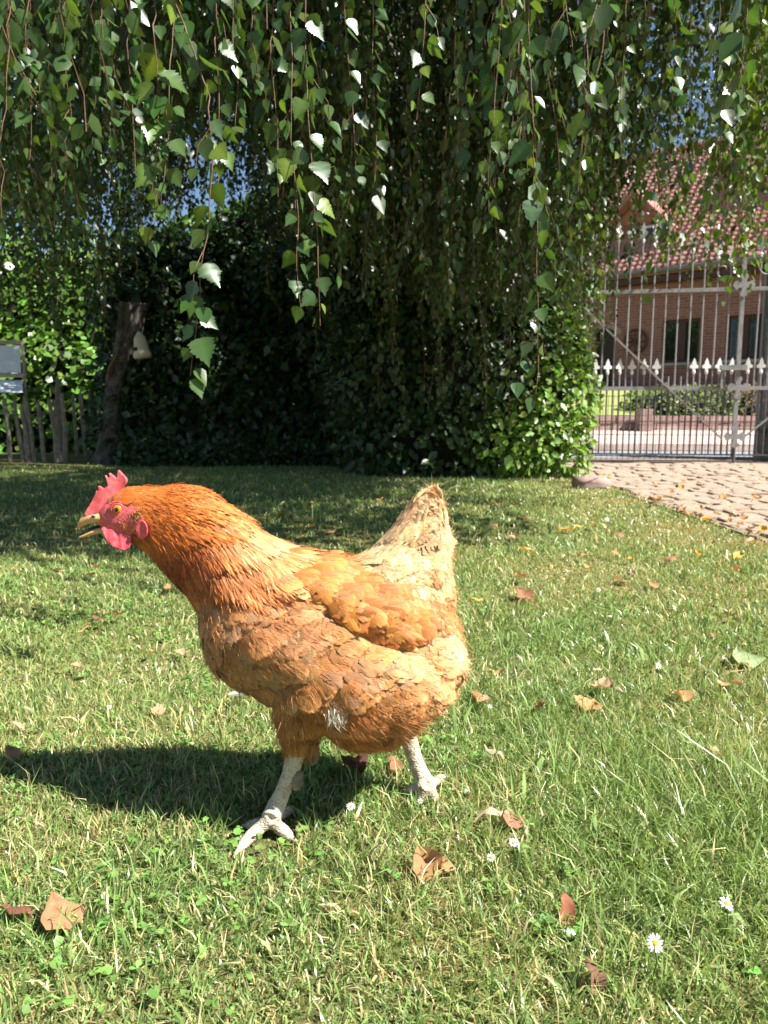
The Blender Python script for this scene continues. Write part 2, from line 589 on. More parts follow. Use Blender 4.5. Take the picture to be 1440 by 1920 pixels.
def tile_verts():
    xs = np.linspace(0, 1, 7)
    hz_ = 0.020 + 0.017 * np.sin(xs * 2 * math.pi)
    V, F = [], []
    for j, (tt, lift) in enumerate(((0.0, 0.019), (1.18, 0.0))):
        for k in range(7): V.append((xs[k] * TW, tt * TL, hz_[k] + lift))
    for k in range(7): V.append((xs[k] * TW, 0, hz_[k] + 0.012))
    for k in range(6):
        F.append((k, k + 1, 8 + k, 7 + k)); F.append((14 + k, 15 + k, k + 1, k))
    return V, F
TV, TFc = tile_verts()
tile_me = []   # four shades of clay
for i in range(4):
    sh = (0.88, 1.0, 1.06, 0.95)[i]
    tm = mat_noise('clay_tile', (0.36 * sh, 0.165 * sh, 0.13 * sh), (0.50 * sh, 0.265 * sh, 0.215 * sh), 2.5, 0.95, bstr=0.3, spec=0.15)
    me = mesh_py('tile', TV, TFc, tm, True)
    tile_me.append(me)
ncol, nrow = int((S1 - S0 + .8) / TW), int(RL / TL)
spots = []
for r_ in range(nrow):
    for c_ in range(ncol):
        s = S0 - .4 + c_ * TW
        wp = HA + Matrix.Rotation(hang, 3, 'Z') @ roofpt(s, r_ * TL)
        u, v = to_px(np.array(wp))
        vis = (1170 < u < 1440) and v > 330
        spots.append((not vis, -v, s, r_))
spots.sort()
restV, restF = [], []
for i, (nv, mv, s, r_) in enumerate(spots):
    if i < 300:
        o = link('tile', tile_me[random.choice((0, 1, 1, 2, 3))], roof, roofpt(s, r_ * TL, 0.003 + random.uniform(0, .006)), (RP, 0, random.uniform(-.015, .015)))
    else:
        n = len(restV)
        rot = Matrix.Rotation(RP, 3, 'X')
        base = roofpt(s, r_ * TL, 0.003)
        restV += [tuple(rot @ Vector(q) + base) for q in TV]
        restF += [tuple(k + n for k in f) for f in TFc]
ro = link('roof_tiling', mesh_py('roof_tiling', restV, restF, tile_me[1].materials[0], True), roof); ro['kind'] = 'stuff'
mb = MB()
rp = roofpt(0, RL)
mb.tube([(S0 - .4, rp.y, rp.z + .03), (S1 + .4, rp.y, rp.z + .03)], .12, 8)
mb.build('ridge', M['tile'], roof)
# gutter, fascia
g0 = roofpt(0, 0)
mb = MB()
mb.tube([(S0 - .4, g0.y - .07, g0.z - .05), (S1 + .4, g0.y - .07, g0.z - .05)], .065, 8)
mb.build('gutter', M['lead'], house)
MB().box((S0 - .35, g0.y + .04, g0.z - .30), (S1 + .35, -.003, g0.z - .16)).build('soffit', M['frame'], house)
# dormer with its own small tiled gable, on the left of the visible slope
dx = hx(1168); dorm = []
mb = MB()
dw, dz0, dz1 = 0.62, EZ + .35, EZ + 1.35
mb.box((dx - dw, 0.55, dz0), (dx + dw, 3.0, dz1))
dormer = mb.build('dormer', M['brick'], roof)
mb = MB()
mb.box((dx + .12, .50, dz0 + .28), (dx + dw - .08, .548, dz1 - .1))
mb.build('window', M['white_trim'], dormer)
mb = MB()
mb.box((dx + .19, .48, dz0 + .34), (dx + dw - .15, .498, dz1 - .17))
mb.build('pane', M['glass'], dormer)
mb = MB()
pk = EZ + 2.15
for sg in (-1, 1):
    lo = Vector((dx + sg * (dw + .42), .15, dz1 - .28)); hi = Vector((dx, .15, pk))
    back = Vector((0, 3.4, 0)); t_ = Vector((0, 0, -.12))
    mb.add([lo, hi, hi + back, lo + back, lo + t_, hi + t_, hi + back + t_, lo + back + t_],
           [(0, 1, 2, 3), (4, 7, 6, 5), (0, 4, 5, 1), (0, 3, 7, 4), (1, 5, 6, 2), (2, 6, 7, 3)])
mb.prism([(dx - dw, dz1), (dx + dw, dz1), (dx, pk - .16)], .55, .7)
dgab = mb.build('gable', M['tile'], dormer)
for sg in (-1, 1):
    lo = Vector((dx + sg * (dw + .42), .15, dz1 - .28)); hi = Vector((dx, .15, pk)); n_ = 7
    sl = (hi - lo); L = sl.length
    V, F = [], []
    ang = math.atan2(sl.z, sl.x)
    for j in range(n_):
        for k in range(13):
            base = lo + sl * (j / n_) + Vector((0, .02 + k * .235, .012))
            q0 = len(V)
            for (x_, y_, z_) in TV:
                px_, pz_ = y_ * (L / n_) / TL, z_
                V.append((base.x + px_ * math.cos(ang) * 1.0 - pz_ * math.sin(ang) * sg * sg * (1 if sg < 0 else -1) * -1 * 0.0, base.y + x_ * 1.08, base.z + px_ * math.sin(ang) + pz_))
            F += [tuple(i_ + q0 for i_ in f) for f in TFc]
    o = link('roof_tiling', mesh_py('roof_tiling', V, F, tile_me[1].materials[0], True), dormer); o['kind'] = 'stuff'
# higher roof step on the right with its shaded verge
mb = MB()
a0, b0 = hx(1335), hx(1470) + 3
lo0, hi0 = roofpt(0, 2.9, .55), roofpt(0, 5.2, .55)
mb.add([(a0, lo0.y, lo0.z), (b0, lo0.y, lo0.z + .9), (b0, hi0.y, hi0.z + .3), (a0, hi0.y, hi0.z), (a0, lo0.y, lo0.z - .22), (b0, lo0.y, lo0.z + .68), (b0, hi0.y, hi0.z - .3), (a0, hi0.y, hi0.z - .22)],
       [(0, 1, 2, 3), (4, 7, 6, 5), (0, 4, 5, 1), (0, 3, 7, 4), (1, 5, 6, 2)])
V0 = roofpt(0, 2.9)
mb.box((a0 + .3, lo0.y + .35, V0.z + .3), (b0, hi0.y, lo0.z - .2))
mb.build('roof_step', M['tile'], roof)
MB().box((hx(1290) + 1.0, 3.6, EZ + 3.3), (hx(1290) + 1.6, 4.2, EZ + 4.9)).build('chimney', M['brick'], roof)

# low wall of pink stones along the pavement
wall = tag(empty('garden_wall', (0, 12.75, 0.2)), 'low pink stone wall at the foot of the house lawn', 'wall')
x = 3.2; k = 0
while x < 9.5:
    w = random.uniform(.22, .38)
    for lv in range(2):
        h0 = lv * .125
        if lv == 1 and random.random() < .2: continue
        mb = MB().box((0, 0, 0), (w - .012, .17, .118))
        me = mb.mesh('stone', M['wall_stone'])
        for v in me.vertices: v.co += Vector((random.uniform(-.008, .008), random.uniform(-.012, .012), random.uniform(-.008, .008)))
        link('stone', me, wall, (x + lv * .05, random.uniform(-.02, .02), h0 + .02))
    x += w
mb = MB().box((-.1, -.12, 0), (.1, .08, .38)); 
mb.build('pier', M['wall_stone'], wall, loc=(P(1207, 790, 12.6)[0], -.16, 0))

# ================================================================== foliage masses
T_OV = [(0, 0, 0), (-.30, .30, .06), (-.26, .62, .05), (0, 1, -.02), (.26, .62, .05), (.30, .30, .06), (0, .48, -.03)]
F_OV = [(0, 6, 1), (1, 6, 2), (2, 6, 3), (3, 6, 4), (4, 6, 5), (5, 6, 0)]
T_OV4 = [(0, 0, 0), (-.32, .45, .05), (0, 1, -.03), (.32, .45, .05)]
F_OV4 = [(0, 2, 1), (0, 3, 2)]
T_ROUND = [(0, 0, 0), (-.42, .22, .05), (-.46, .62, .04), (0, 1, -.02), (.46, .62, .04), (.42, .22, .05), (0, .5, -.02)]

def blob_points(blobs, n, shell=(.72, 1.06), front=None):
    """random points near the surfaces of ellipsoids [(c, r)] with outward normals"""
    areas = np.array([r[0] * r[1] + r[1] * r[2] + r[0] * r[2] for c, r in blobs]); areas = areas / areas.sum()
    Ps, Ns = [], []
    for (c, r), a in zip(blobs, areas):
        m = int(n * a)
        d = rand_dir(m)
        if front is not None:
            d[:, 1] = np.where(rng.random(m) < front, -np.abs(d[:, 1]), d[:, 1])
        k = shell[0] + (shell[1] - shell[0]) * np.sqrt(rng.random((m, 1)))
        Ps.append(np.array(c) + d * np.array(r) * k)
        Ns.append(norm(d / np.array(r)))
    Pp, Nn = np.vstack(Ps), np.vstack(Ns)
    keep = Pp[:, 2] > 0.01
    return Pp[keep], Nn[keep]

def foliage(name, parent, blobs, n, size, base, mat, T=T_OV, TF=F_OV, droop=.6, shell=(.72, 1.06), front=None, amt=.28):
    Pp, Nn = blob_points(blobs, n, shell, front)
    m = len(Pp)
    D = Nn * .5 + rand_dir(m) * .7 + np.array([0, 0, -droop])
    N = Nn + rand_dir(m) * .55 + np.array([0, -.1, .4])
    S = size * np.exp(rng.normal(size=m) * .22)
    V, F, c, _ = cards(Pp, D, N, T, TF, S, jitter(base, m, amt))
    o = link(name, mesh_np(name, V, F, mat, c), parent)
    if parent is None: return o
    o['kind'] = 'stuff'
    return o

def core(name, parent, blobs, k=.78, mat=None):  # opaque dark filler behind the leaves, standing for their shaded inside
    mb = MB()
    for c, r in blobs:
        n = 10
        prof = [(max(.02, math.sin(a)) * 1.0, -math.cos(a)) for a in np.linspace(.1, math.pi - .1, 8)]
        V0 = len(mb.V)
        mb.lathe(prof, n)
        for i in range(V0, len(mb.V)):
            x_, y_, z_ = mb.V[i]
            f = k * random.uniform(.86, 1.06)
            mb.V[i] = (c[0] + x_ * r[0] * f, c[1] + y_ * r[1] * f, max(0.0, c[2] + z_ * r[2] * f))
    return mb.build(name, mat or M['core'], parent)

# clipped box hedge and bush on the far side of the street
bh = tag(empty('box_hedge', (0, 0, 0)), 'clipped grey green hedge on the low wall in front of the house', 'hedge')
bl = [(P(u, 768, 13.6), (.55, .5, .42)) for u in (1250, 1285, 1320, 1352)]
core('dark_fill', bh, bl, .8)
foliage('leaves', bh, bl, 3800, .055, (.20, .25, .10), M['matte_leaf'], T_OV4, F_OV4, .2)
bb = tag(empty('garden_bush', (0, 0, 0)), 'small bright green bush beside the clipped hedge across the street', 'bush')
bl = [(P(1205, 762, 14.2), (.4, .35, .3)), (P(1232, 757, 14.4), (.35, .3, .3))]
core('dark_fill', bb, bl, .7)
foliage('leaves', bb, bl, 1300, .07, (.16, .27, .05), M['matte_leaf'], T_OV4, F_OV4, .2)
bb = tag(empty('flowering_bush', (0, 0, 0)), 'reddish bush at the right end of the low wall behind the gate stile', 'bush')
bl = [(P(1405, 770, 13.4), (.28, .3, .42)), (P(1425, 765, 13.6), (.3, .3, .42))]
core('dark_fill', bb, bl, .7)
foliage('leaves', bb, bl, 1000, .06, (.26, .16, .09), M['matte_leaf'], T_OV4, F_OV4, .2)

# ================================================================== the iron gate
GA = P(1075, 870, 8.05); GB = P(1440, 868, 7.75)
GA[2] = GB[2] = 0.0
gdir = GB - GA; glen = float(np.linalg.norm(gdir)); gang = math.atan2(gdir[1], gdir[0])
def gx(u): return (u - 1075) / 365 * glen
def gz(v): return CAM_H + (770 - v) / FPX * 7.9
bar_up = MB().lathe([(.0085, 0), (.0085, 1)], 6).mesh('bar', M['iron'])
bar_lo = MB().lathe([(.0085, 0), (.0085, 1)], 6).mesh('bar', M['iron_dark'])
fin = MB()
fin.lathe([(.012, 0), (.013, .012), (.022, .02), (.022, .03), (.012, .04), (.012, .06)], 8)
fin.prism([(-.012, .05), (.012, .05), (.020, .075), (.052, .10), (.056, .125), (.030, .128), (.026, .15), (.016, .19), (0, .225), (-.016, .19), (-.026, .15), (-.030, .128), (-.056, .125), (-.052, .10), (-.020, .075)], -.011, .011)
fin.V = [(a * .7, b, c * .92) for a, b, c in fin.V]
fin_big = fin.mesh('finial', M['white_metal'])
fin = MB()
fin.lathe([(.011, 0), (.012, .01), (.017, .015), (.017, .03), (.009, .04)], 8)
fin.prism([(-.012, .03), (.012, .03), (.014, .06), (.040, .062), (.043, .085), (.022, .10), (.014, .135), (0, .165), (-.014, .135), (-.022, .10), (-.043, .085), (-.040, .062), (-.014, .06)], -.010, .010)
fin_small = fin.mesh('finial', M['white_metal'])
cross = MB()
q = []
for k in range(4):
    for dx_, dz_ in ((.030, .030), (.034, .075), (.052, .085), (.045, .118), (0, .145), (-.045, .118), (-.052, .085), (-.034, .075)):
        a = k * math.pi / 2
        q.append((dx_ * math.cos(a) - dz_ * math.sin(a), dx_ * math.sin(a) + dz_ * math.cos(a)))
cross.prism(q[::-1], -.012, .012)
cross_me = cross.mesh('ornament', M['iron'])

ZT, ZM, ZB = gz(553), gz(729), 0.10
XS = gx(1375)
def gate_leaf(x0, x1, label, stile_at):
    g = tag(empty('iron_gate_leaf', GA, (0, 0, gang)), label, 'gate', 'leaves of the iron gate')
    for z, me, w in ((ZT, M['iron'], .035), (ZM, M['iron'], .04), (ZB, M['iron_dark'], .016), (gz(790), M['iron_dark'], .010)):
        MB().box((x0, -.014, z - w / 2), (x1, .014, z + w / 2)).build('rail', me, g)
    sp = gx(1075 + 23.2)
    n = int(round((x1 - x0) / sp))
    for i in range(1, n):
        x = x0 + (x1 - x0) * i / n
        f = (i / n) if stile_at > x0 + .1 else 1 - i / n
        if stile_at > x0 + .1: arch = math.sin(min(1, f * 1.0) * math.pi) * .30 + .02
        else: arch = .12 + .5 * (1 - f)
        zt = ZT + .17 + arch
        o = link('bar', bar_up, g, (x, 0, ZM), (random.uniform(-.004, .004), random.uniform(-.004, .004), 0)); o.scale = (1, 1, zt - ZM)
        link('finial', fin_big, g, (x, 0, zt - .01), (0, 0, random.uniform(-.3, .3)))
    n2 = n * 2
    for i in range(1, n2):
        x = x0 + (x1 - x0) * i / n2
        o = link('bar', bar_lo, g, (x, -.004, ZB), (0, 0, 0)); o.scale = (1, 1, ZM - ZB)
        if i % 2 == 1:
            short = (i in (n2 - 11, n2 - 9)) and stile_at > x0 + .1
            o = link('bar', bar_up, g, (x, -.004, ZM)); o.scale = (.9, .9, .12 if short else .15)
            if not short: link('finial', fin_small, g, (x, -.004, ZM + .14), (0, 0, random.uniform(-.15, .15)))
    return g

gl = gate_leaf(-0.72, XS, 'left leaf of the weathered iron gate with white spearheads and a diagonal brace', XS)
gr = gate_leaf(XS + .03, XS + 2.3, 'right leaf of the weathered iron gate cut off by the right picture edge', XS + .03)
MB().bar((gx(1095), -.026, gz(590)), (gx(1352), -.026, gz(822)), .014, .030, (0, 1, 0)).build('brace', M['iron'], gl)
MB().bar((gx(1392), -.026, gz(818)), (gx(1700), -.026, gz(560)), .014, .030, (0, 1, 0)).build('brace', M['iron'], gr)
mb = MB().box((XS - .019, -.02, .06), (XS + .019, .02, gz(492)))
mb.build('stile', M['iron'], gl)
link('finial', fin_big, gl, (XS, 0, gz(495)), (0, 0, 0))
MB().tube([(XS, -.03, gz(820)), (XS, -.03, .02)], .014, 6).build('drop_bolt', M['iron_dark'], gl)
for v in (547, 728, 817):
    o = link('ornament', cross_me, gl, (XS, -.034, gz(v))); o.scale = (.72, 1, .85)
def scroll(xc, zc, sg, parent):
    pts = []
    for k in range(34):
        a = k / 33 * 2.6 * math.pi
        r = .115 * (1 - k / 33 * .78)
        pts.append((xc + sg * r * math.cos(a + 1.2), -.012, zc + r * math.sin(a + 1.2)))
    MB().tube(pts, .0075, 6).build('scroll', M['iron_dark'], parent)
scroll(gx(1418), gz(515), 1, gr); scroll(gx(1338), gz(520), -1, gl)
lt = MB().box((gx(1340), -.07, gz(697)), (gx(1388), -.03, gz(688)))
lt.box((gx(1343), -.05, gz(730)), (gx(1347), -.03, gz(697)))
lt.build('latch', M['iron'], gl)

# wire mesh panel behind the gate with its folded lower edge
mb = MB()
for k in range(52):
    x = -0.7 + k * .055
    mb.tube([(x, .07, .03), (x + .0, .07, .075), (x, .04, .105), (x, .07, .135), (x, .07, .72)], .0022, 4, False)
for z in (.03, .075, .135, .20, .30, .40, .50, .60, .70):
    mb.tube([(-.7, .067, z), (2.15, .067, z)], .0028, 4, False)
wm = mb.build('wire_mesh_panel', M['wire'], None, loc=GA, rot=(0, 0, gang))
tag(wm, 'grey welded wire mesh panel fixed behind the lower bars of the gate', 'wire mesh')

# concrete pole with a cable clamped to it, right picture edge
pp = P(1434, 862, 8.5)
pole = tag(empty('concrete_pole', (pp[0], pp[1], 0)), 'tall grey concrete pole with clamps and a cable at the right edge', 'pole')
mb = MB()
mb.add([(-.10, -.08, 0), (.10, -.08, 0), (.10, .08, 0), (-.10, .08, 0), (-.085, -.07, 5.2), (.085, -.07, 5.2), (.085, .07, 5.2), (-.085, .07, 5.2)],
       [(3, 2, 1, 0), (4, 5, 6, 7), (0, 1, 5, 4), (1, 2, 6, 5), (2, 3, 7, 6), (3, 0, 4, 7)])
mb.build('shaft', M['concrete'], pole)
MB().tube([(-.125, -.03, .1), (-.12, -.03, 2.0), (-.11, -.03, 4.6)], .018, 6).build('cable', M['wire'], pole)
for z in (.9, 1.5, 2.4, 3.0, 3.6):
    MB().box((-.135, -.086, z), (.108, -.081, z + .035)).build('clamp', M['wire'], pole)
bl = [((pp[0] + .35, 8.35, .25), (.42, .35, .42)), ((pp[0] + .55, 8.3, .9), (.35, .3, .7)), ((pp[0] + .45, 8.35, 1.9), (.3, .25, .6))]
iv = tag(empty('ivy_bush', (pp[0] + .4, 8.3, 0)), 'dark ivy climbing beside the concrete pole at the right edge', 'ivy')
Mi = iv.location.copy()
bl = [(np.array(c) - np.array(Mi), r) for c, r in bl]
core('dark_fill', iv, bl, .8)
foliage('leaves', iv, bl, 2200, .06, (.05, .10, .02), M['ivy'], T_OV, F_OV, .4)

# ================================================================== hedges and shrubs
def B(u, v, Y, r): return (P(u, v, Y), r)
hd = tag(empty('laurel_hedge', (0, 0, 0)), 'tall dark evergreen hedge in deep shade behind the tree stump', 'hedge')
bl = []
for u in range(250, 720, 62):
    bl += [B(u, 800, 8.3, (.42, .42, .62)), B(u + 20, 690, 8.5, (.45, .45, .6)), B(u, 590, 8.7, (.42, .4, .55)), B(u + 10, 515, 8.9, (.42, .4, .42))]
bl += [B(u, v, Y, r) for u, v, Y, r in ((470, 455, 9.0, (.5, .4, .38)), (560, 430, 9.1, (.55, .4, .45)), (640, 440, 9.0, (.5, .4, .45)), (330, 478, 9.0, (.45, .4, .28)), (690, 480, 8.9, (.5, .4, .5)), (400, 500, 8.8, (.3, .3, .25)), (520, 520, 8.3, (.3, .3, .3)), (600, 600, 8.2, (.35, .3, .35)), (300, 560, 8.4, (.3, .3, .3)))]
core('dark_fill', hd, bl, .80)
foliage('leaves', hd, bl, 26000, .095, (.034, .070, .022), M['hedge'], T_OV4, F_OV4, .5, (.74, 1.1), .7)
lh = tag(empty('hazel_shrub', (0, 0, 0)), 'large sunlit light green shrub with round leaves behind the paling fence', 'shrub')
bl = []
for u in range(-870, 330, 75):
    bl += [B(u, 800, 10.4, (.6, .5, .7)), B(u + 30, 690, 10.5, (.6, .55, .6)), B(u, 590, 10.7, (.6, .5, .6)), B(u + 25, 510, 10.9, (.55, .5, .5))]
core('dark_fill', lh, bl, .72)
foliage('leaves', lh, bl, 27000, .100, (.11, .205, .036), M['hedge'], [(0, 0, 0), (-.46, .42, .05), (-.2, .9, .02), (.2, .9, .02), (.46, .42, .05)], [(0, 2, 1), (0, 3, 2), (0, 4, 3)], .5, (.72, 1.12), .7, .35)
ft = tag(empty('garden_tree', (0, 0, 0)), 'bright green tree top showing above the dark hedge under the birch', 'tree')
bl = [B(420, 470, 13, (.9, .8, .6)), B(520, 450, 13.4, (1.0, .8, .7)), B(600, 455, 13, (.8, .8, .6)), B(340, 500, 13.5, (.8, .7, .5))]
foliage('crown', ft, bl, 6500, .10, (.09, .18, .03), M['hedge'], T_ROUND, F_OV, .4, (.5, 1.1), .6, .3)
MB().tube([P(470, 880, 13.2) * [1, 1, 0], P(475, 600, 13.2), P(480, 470, 13.2)], [.14, .11, .05], 8).build('trunk', M['bark'], ft)
gc = foliage('ground_ivy', None, [B(u, v, 7.7, (.34, .3, .16)) for u, v in ((430, 858), (480, 850), (540, 855), (600, 862), (660, 868), (380, 860), (330, 862), (285, 862))],
             5200, .06, (.035, .075, .02), M['ivy'], T_OV, F_OV, .1, (.6, 1.1))
tag(gc, 'low dark ivy carpet at the foot of the hedge', 'ground cover', kind='stuff')

# ivy climbing the birch trunk: a wide leafy column, its right side given brighter leaf colour for sunlight
iv = tag(empty('climbing_ivy', (0, 0, 0)), 'broad column of dark ivy wrapping the birch trunk, sunlit along its right side', 'ivy')
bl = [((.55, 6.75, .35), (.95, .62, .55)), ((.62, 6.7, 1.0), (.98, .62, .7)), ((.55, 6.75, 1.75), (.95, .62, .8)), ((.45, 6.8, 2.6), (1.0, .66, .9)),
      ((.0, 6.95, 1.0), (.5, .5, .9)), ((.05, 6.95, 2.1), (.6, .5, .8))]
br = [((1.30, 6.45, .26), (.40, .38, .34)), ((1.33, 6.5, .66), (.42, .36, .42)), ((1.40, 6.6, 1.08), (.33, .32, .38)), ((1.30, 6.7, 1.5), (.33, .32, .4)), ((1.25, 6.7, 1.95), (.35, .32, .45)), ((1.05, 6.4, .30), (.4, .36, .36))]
core('dark_fill', iv, bl, .84)
core('dark_fill', iv, br, .6)
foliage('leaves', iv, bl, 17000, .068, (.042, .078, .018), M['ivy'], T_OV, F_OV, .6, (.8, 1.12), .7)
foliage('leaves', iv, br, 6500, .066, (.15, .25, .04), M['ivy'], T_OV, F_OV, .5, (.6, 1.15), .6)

# ================================================================== weeping birch
bt = tag(empty('weeping_birch', (.55, 6.8, 0)), 'weeping birch with curtains of hanging twigs and serrated leaves over the lawn', 'tree')
TB = np.array([.55, 6.8, 0.0])
mb = MB()
mb.tube([(0, 0, -.05), (.03, 0, .6), (-.03, .02, 1.6), (.02, -.05, 2.8), (0, 0, 4.3)], [.24, .19, .16, .13, .06], 12)
mb.build('trunk', M['bark'], bt, True)
for (ex, ey, ez, zs) in ((-2.6, -2.2, 3.2, 3.6), (-1.2, -4.9, 2.3, 3.9), (.1, -5.0, 2.4, 4.0), (1.6, -4.6, 2.6, 3.9), (2.4, -2.2, 3.3, 3.7), (-2.9, .4, 3.3, 3.5),
                         (2.6, .2, 3.3, 3.6), (-.6, 1.6, 3.2, 3.8), (.5, -2.5, 3.9, 4.0), (-1.8, -5.0, 2.2, 3.7)):
    pts = [(0, 0, zs - .9), (ex * .25, ey * .25, zs - .1), (ex * .6, ey * .6, zs + .35), (ex * .85, ey * .85, (zs + ez) / 2 + .3), (ex, ey, ez)]
    MB().tube(pts, [.08, .065, .045, .03, .012], 7).build('limb', M['bark'], bt, True)

LB = np.array([.045, .086, .019])          # base colour of a birch leaf
def strand_leaves(x, y, zt, zb, spacing, size, sway=.11):
    """nodes down a hanging twig -> leaf base, direction, normal, size; and the twig line"""
    n = max(3, int((zt - zb) / spacing))
    s = np.linspace(0, 1, n)
    a = rng.uniform(0, 6.28)
    bx, by = rng.normal() * sway, rng.normal() * sway
    X = x + bx * s ** 2 + .022 * np.sin(s * rng.uniform(5, 12) + a)
    Y = y + by * s ** 2 + .018 * np.cos(s * 8 + a)
    Z = zt + (zb - zt) * s
    pts = np.stack([X, Y, Z], 1)
    ang = np.arange(n) * 2.4 + a + rng.normal(size=n) * .5
    side = np.stack([np.cos(ang), np.sin(ang), np.zeros(n)], 1)
    pet = side * .012 + np.array([0, 0, -.008])
    D = side * rng.uniform(.2, .9, (n, 1)) + np.array([0, 0, -1.0]) + rng.normal(size=(n, 3)) * .2
    N = rng.normal(size=(n, 3)) + side * .6 + np.array([0, -.15, .35])
    S = size * np.exp(rng.normal(size=n) * .3) * (1 - .25 * s ** 4)
    return pts, pts + pet, D, N, S

def ribbon(pts, w):
    """thin triangular twig as crossed strips: returns V, F (quads)"""
    n = len(pts)
    o1, o2 = np.array([w, 0, 0]), np.array([0, w, 0])
    V = np.concatenate([pts - o1, pts + o1])
    i = np.arange(n - 1)
    F = np.stack([i, i + 1, i + 1 + n, i + n], 1)
    return V, F

BOT = np.array([(-200, 420), (0, 430), (120, 455), (210, 420), (250, 300), (330, 250), (430, 245), (520, 290), (560, 380), (650, 520), (800, 600), (960, 600), (1060, 520),
                (1120, 400), (1200, 330), (1300, 340), (1350, 380), (1440, 310), (1700, 300)], float)
def canopy(n, yr, front, spacing, size, rag, lo_bias=0.0, extra_top=.25, urange=(-160, 1600), skip=None):
    C, D, N, S, TV_, TF_ = [], [], [], [], [], []
    off = 0
    made = 0
    tries = 0
    last = None
    while made < n and tries < n * 20:
        tries += 1
        if last is not None and rng.random() < .62:
            u, Y = last[0] + rng.normal() * 16, min(max(last[1] + rng.normal() * .07, yr[0]), yr[1])
        else: Y, u = rng.uniform(*yr), rng.uniform(*urange)
        last = (u, Y)
        x = (u - 720) / FPX * Y
        if Y < front(x): continue
        if skip and skip(u, Y): continue
        vb = np.interp(u, BOT[:, 0], BOT[:, 1])
        vb = vb + lo_bias - abs(rng.normal()) * rag + rng.normal() * 22
        zb = P(u, vb, Y)[2]
        zt = P(u, -60, Y)[2] + extra_top
        if zb > zt - .15: continue
        pts, c, d, nn, s = strand_leaves(x, Y, zt, zb, spacing, size)
        C.append(c); D.append(d); N.append(nn); S.append(s)
        V, F = ribbon(pts[::3] if len(pts) > 6 else pts, .0011)
        TV_.append(V); TF_.append(F + off); off += len(V)
        made += 1
    return tuple(np.concatenate(a) for a in (C, D, N, S)) + (np.concatenate(TV_), np.concatenate(TF_))

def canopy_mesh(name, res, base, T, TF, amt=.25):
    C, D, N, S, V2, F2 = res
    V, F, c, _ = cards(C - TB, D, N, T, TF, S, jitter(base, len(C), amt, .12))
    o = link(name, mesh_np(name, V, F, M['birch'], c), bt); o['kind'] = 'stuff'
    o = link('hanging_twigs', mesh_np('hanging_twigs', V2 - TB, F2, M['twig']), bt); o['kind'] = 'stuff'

front = lambda x: 3.3 + .62 * x if x > -1 else 2.6
# outer curtain in the light, deep curtain with shade darkened into its leaf colour, and the far side against the sky
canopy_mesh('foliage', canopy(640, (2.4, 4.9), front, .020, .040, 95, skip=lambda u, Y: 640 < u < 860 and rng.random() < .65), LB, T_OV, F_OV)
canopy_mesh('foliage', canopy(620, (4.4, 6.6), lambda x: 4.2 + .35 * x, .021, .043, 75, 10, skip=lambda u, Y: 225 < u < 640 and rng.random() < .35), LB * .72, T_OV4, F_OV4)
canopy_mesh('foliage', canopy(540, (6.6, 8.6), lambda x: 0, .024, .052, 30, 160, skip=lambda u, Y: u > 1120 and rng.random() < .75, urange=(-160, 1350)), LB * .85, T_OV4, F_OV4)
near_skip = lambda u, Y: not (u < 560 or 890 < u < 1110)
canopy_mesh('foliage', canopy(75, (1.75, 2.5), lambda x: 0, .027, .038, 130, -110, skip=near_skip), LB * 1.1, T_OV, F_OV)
canopy_mesh('foliage', canopy(80, (3.4, 5.2), lambda x: 0, .036, .048, 70, 165, urange=(1075, 1560)), LB * 1.9 * np.array([1.15, 1, .8]), T_OV, F_OV)  # leaf colour raised and yellowed so these strands look sunlit
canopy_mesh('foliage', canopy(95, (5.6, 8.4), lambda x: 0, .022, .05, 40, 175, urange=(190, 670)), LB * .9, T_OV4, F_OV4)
# upper dome of the crown, above the picture; front lobes added to cast shade
Pp, Nn = blob_points([((.45, 5.9, 3.1), (3.3, 2.9, 2.0)), ((-.6, 4.6, 2.7), (2.0, 1.8, 1.2)), ((1.1, 2.9, 3.0), (1.7, 1.3, .85)), ((1.0, 3.0, 2.9), (1.2, 1.1, .6)), ((1.3, 4.4, 3.8), (1.5, 1.3, .7))], 40000, (.45, 1.05))
keep = (Pp[:, 2] > CAM_H + .62 * Pp[:, 1] + .05) & (Pp[:, 1] > 1.75)
Pp, Nn = Pp[keep], Nn[keep]
V, F, c, _ = cards(Pp - TB, rand_dir(len(Pp)) * .6 + [0, 0, -1], Nn + rand_dir(len(Pp)) * .6, T_OV4, F_OV4, .10 * np.exp(rng.normal(size=len(Pp)) * .2), jitter(LB, len(Pp)))
o = link('foliage', mesh_np('foliage', V, F, M['birch'], c), bt); o['kind'] = 'stuff'

